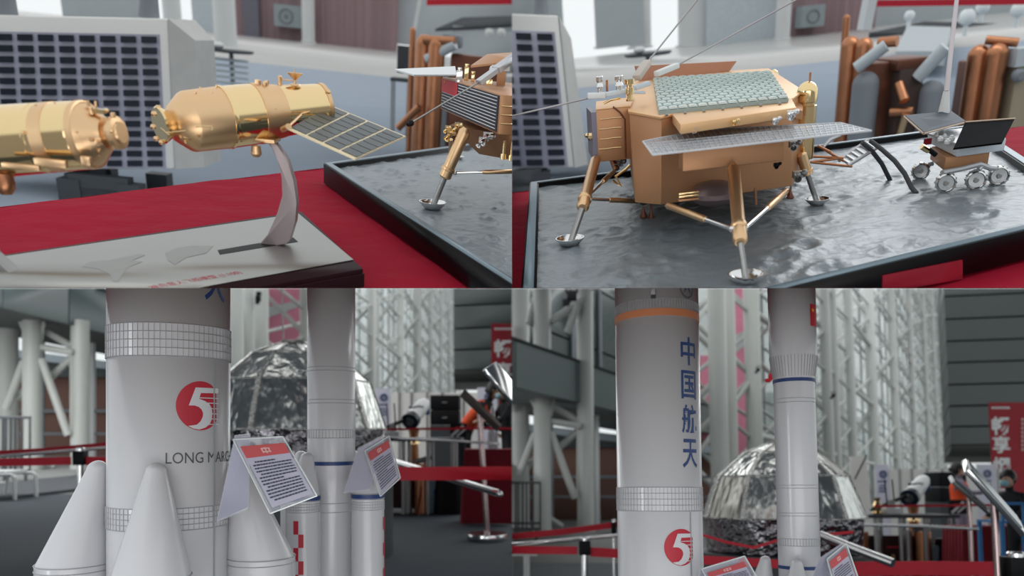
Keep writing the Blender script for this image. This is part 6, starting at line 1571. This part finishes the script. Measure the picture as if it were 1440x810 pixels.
# left barriers
tape_px2(fr, [(690, 757), (790, 748), (865, 738), (900, 734)], 8.5, 7.6, 'upper red tape of the left barrier, lower right view')
tape_px2(fr, [(690, 773), (812, 774)], 11, 6.6, 'lower red tape left of the post, lower right view')
tape_px2(fr, [(830, 776), (900, 780)], 13, 6.6, 'lower red tape right of the post, lower right view')
post_rail(fr, [(690, 768), (800, 759), (900, 750)], 2.4, 7.0, 'chrome rail between the left red tapes, lower right view')
stanchion(fr, 822, 760, 6.6, 4.6, 'chrome barrier post with black cassette at the left, lower right view')
stanchion(fr, 863, 734, 7.6, 2, 'slim chrome post with black head beside the thick rocket, lower right view', base=False)
yk = 7.4
t = thing('tube_chair', fr, (fr.P(730, 800, y=yk).x, yk, 0), 'white bent-tube chair frame at the left edge, lower right view', 'chair')
for dy in (0, .5): MB().path([fr.P(700, 860, y=yk) + V((0, dy, 0)), fr.P(702, 778, y=yk) + V((0, dy, 0)), fr.P(737, 778, y=yk) + V((0, dy, 0)), fr.P(741, 781, y=yk) + V((0, dy, 0)), fr.P(742, 860, y=yk) + V((0, dy, 0))], .026).build('leg_loop', white, t)
MB().box(fr.P(718, 776, y=yk + .25), (.5, .5, .04)).build('seat', white, t)
# right barriers
tape_px2(fr, [(1200, 800), (1300, 799), (1400, 800)], 20, 5.4, 'wide red barrier tape along the bottom right, lower right view')
post_rail(fr, [(1208, 738), (1300, 740), (1376, 744)], 2.2, 6.4, 'thin chrome rail above the wide red tape, lower right view')
MB().path([fr.P(1152, 752, y=5.0), fr.P(1200, 771, y=4.9), fr.P(1256, 792, y=4.7)], .028, 14).single('sloping_rail', chrome, fr, 'sloping chrome tube right of the slim rocket, lower right view', 'rail')
def sign_stand(x0_, y0_, x1_, y1_, wd, px, row_t, yv, rp, lb, mt=dsteel):
    q0, q1 = fr.P(x0_, y0_, y=yv), fr.P(x1_, y1_, y=yv); t = thing('sign_stand', fr, (fr.P(px, row_t, y=yv).x, yv, 0), lb, 'sign stand')
    MB().bar(q0, q1, wd, .03, up=(0, -.4, 1)).build('sign_holder', mt, t, bevel=.004)
    MB().bar(lerp(q0, q1, .05) + V((0, -.01, .02)), lerp(q0, q1, .95) + V((0, -.01, .02)), wd * .86, .008, up=(0, -.4, 1)).build('sign_sheet', M('sheet_dark_glass', (70, 86, 90), .08, .1), t)  # sheet in dark blue-grey glass
    p = fr.P(px, row_t, y=yv + .02); MB().tube((p.x, p.y, 0), p, fr.m(p, rp), n=16).build('post', M('warm_chrome', (170, 150, 150), .2, .9), t)
    lathe_z(MB(), p.x, p.y, [(0, .17), (.03, .17), (.045, .03)], 32).build('base', chrome, t)
sign_stand(1357, 654, 1436, 744, .20, 1398, 705, 4.4, 5, 'large tilted glass sign holder at the right, lower right view', chrome)
sign_stand(1337, 674, 1388, 718, .16, 1362, 697, 6.8, 3, 'smaller tilted sign holder left of the large one, lower right view')
stanchion(fr, 1428, 783, 4.4, 9, 'chrome post with black cassette at the bottom right corner', base=False)
# people
pl_ = fr.P(1349, 690, y=11.6)
person(fr, (pl_.x, 11.6, 0), (fr.P(1349, 655, y=11.6).z) * 1.0, (1, -.45), 'masked person in an orange jacket standing before the black loudspeaker, lower right view', mask=M('mask_white', (230, 226, 226), .6), sleeve=M('sleeve_grey', (126, 116, 132), .8))
pl_ = fr.P(1416, 690, y=8.0)
person(fr, (pl_.x + .12, 8.0, 0), fr.P(1416, 666, y=8.0).z * 1.02, (-1, -.5), 'masked person in black clothes leaning down at the right edge, lower right view', vest=cloth_b, mask=MATS['mask_blue'], bend=.35)
c = fr.P(1425, 720, y=7.4); k = fr.m(c, 1)
t = thing('blue_chair', fr, (c.x, 7.4, 0), 'bright blue framed chair in front of the person in black', 'chair')
bm_ = M('chair_blue', (30, 110, 168), .5)
zt_ = fr.P(1425, 706, y=7.4).z
MB().box((c.x, 7.4, zt_ - 2 * k), (34 * k, .03, 4 * k)).box((c.x + 15 * k, 7.4, zt_ - 14 * k), (4 * k, .03, 26 * k)).box((c.x - 15 * k, 7.4, zt_ - 14 * k), (3 * k, .03, 26 * k)).build('back_frame', bm_, t, kind='stuff')
MB().box((c.x, 7.6, zt_ - 28 * k), (34 * k, .4, 3 * k)).build('seat', bm_, t)
for sx in (-1, 1):
    for yy_ in (7.42, 7.78): MB().box((c.x + sx * 15 * k, yy_, (zt_ - 28 * k) / 2), (.03, .03, zt_ - 28 * k)).build('leg', bm_, t)
# ---------------------------------------------------------------- trim each place where its neighbour begins
bpy.context.view_layer.update()
NH = V((0, -(CY - 405) / F, 1)).normalized()
for o in list(COL.objects):
    if o.type != 'MESH' or o.name not in INFO: continue
    fr = INFO[o.name][0]; sx, sy = fr.quad; mw = o.matrix_world
    pts = [mw @ V(c) for c in o.bound_box]
    for (nrm) in (V((-sx, 0, 0)), NH * -sy):      # drop everything on the positive side
        d = [(p - CAM).dot(nrm) for p in pts]
        if max(d) <= 1e-6: continue
        me = o.data
        if me.users > 1: me = me.copy(); o.data = me
        bm = bmesh.new(); bm.from_mesh(me); mi = mw.inverted()
        co = mi @ CAM; no = (mw.to_3x3().transposed() @ nrm).normalized()
        r = bmesh.ops.bisect_plane(bm, geom=bm.verts[:] + bm.edges[:] + bm.faces[:], dist=1e-6, plane_co=co, plane_no=no, clear_outer=True)
        ed = [g for g in r['geom_cut'] if isinstance(g, bmesh.types.BMEdge) and g.is_boundary]
        if ed: 
            try: bmesh.ops.holes_fill(bm, edges=ed)
            except Exception: pass
        bm.to_mesh(me); bm.free()
def empty_tree(o): return (o.type != 'MESH' or len(o.data.polygons) == 0) and all(empty_tree(c) for c in o.children)
def drop(o):
    for c in list(o.children): drop(c)
    bpy.data.objects.remove(o)
for nm in [o.name for o in COL.objects if o.parent is None and o.name in INFO]:
    o = bpy.data.objects.get(nm)
    if o and empty_tree(o): drop(o)
for lvl in range(2):
    for nm in [o.name for o in COL.objects if o.parent and o.name in INFO]:
        o = bpy.data.objects.get(nm)
        if o and empty_tree(o): drop(o)
    for nm in [o.name for o in COL.objects if o.type == 'MESH' and len(o.data.polygons) == 0]:   # a trimmed-away part keeps its pieces one level up
        o = bpy.data.objects.get(nm)
        if o:
            for c in list(o.children): c.parent = o.parent
            bpy.data.objects.remove(o)
WHERE = {(-1, 1): 'upper left view', (1, 1): 'upper right view', (-1, -1): 'lower left view', (1, -1): 'lower right view'}
PLUR = {'display_table': 'tables', 'rocket_model': 'rocket models', 'round_lamp': 'round lamps', 'column': 'round columns', 'barrier_tape': 'barrier tapes', 'tent_card': 'tent cards', 'person': 'people', 'spotlight': 'spotlights', 'stanchion': 'barrier posts', 'sign_stand': 'tilted sign stands', 'rollup_poster': 'white posters', 'outside_building': 'buildings outside the glass', 'pink_banner': 'pink banners', 'spacecraft_model': 'gold spacecraft on stands', 'rocket_engine_mockup': 'copper engine mock-ups', 'handrail': 'chrome rails'}
gr = {}
for o in COL.objects:
    if o.parent is None and o.name in INFO and o.get('label'):
        gr.setdefault((o.name.split('.')[0], INFO[o.name][0].quad), []).append(o)
for (nm, qd), lst in gr.items():
    if len(lst) > 1 and nm in PLUR:
        for o in lst: o['group'] = PLUR[nm] + ' in the ' + WHERE[qd]
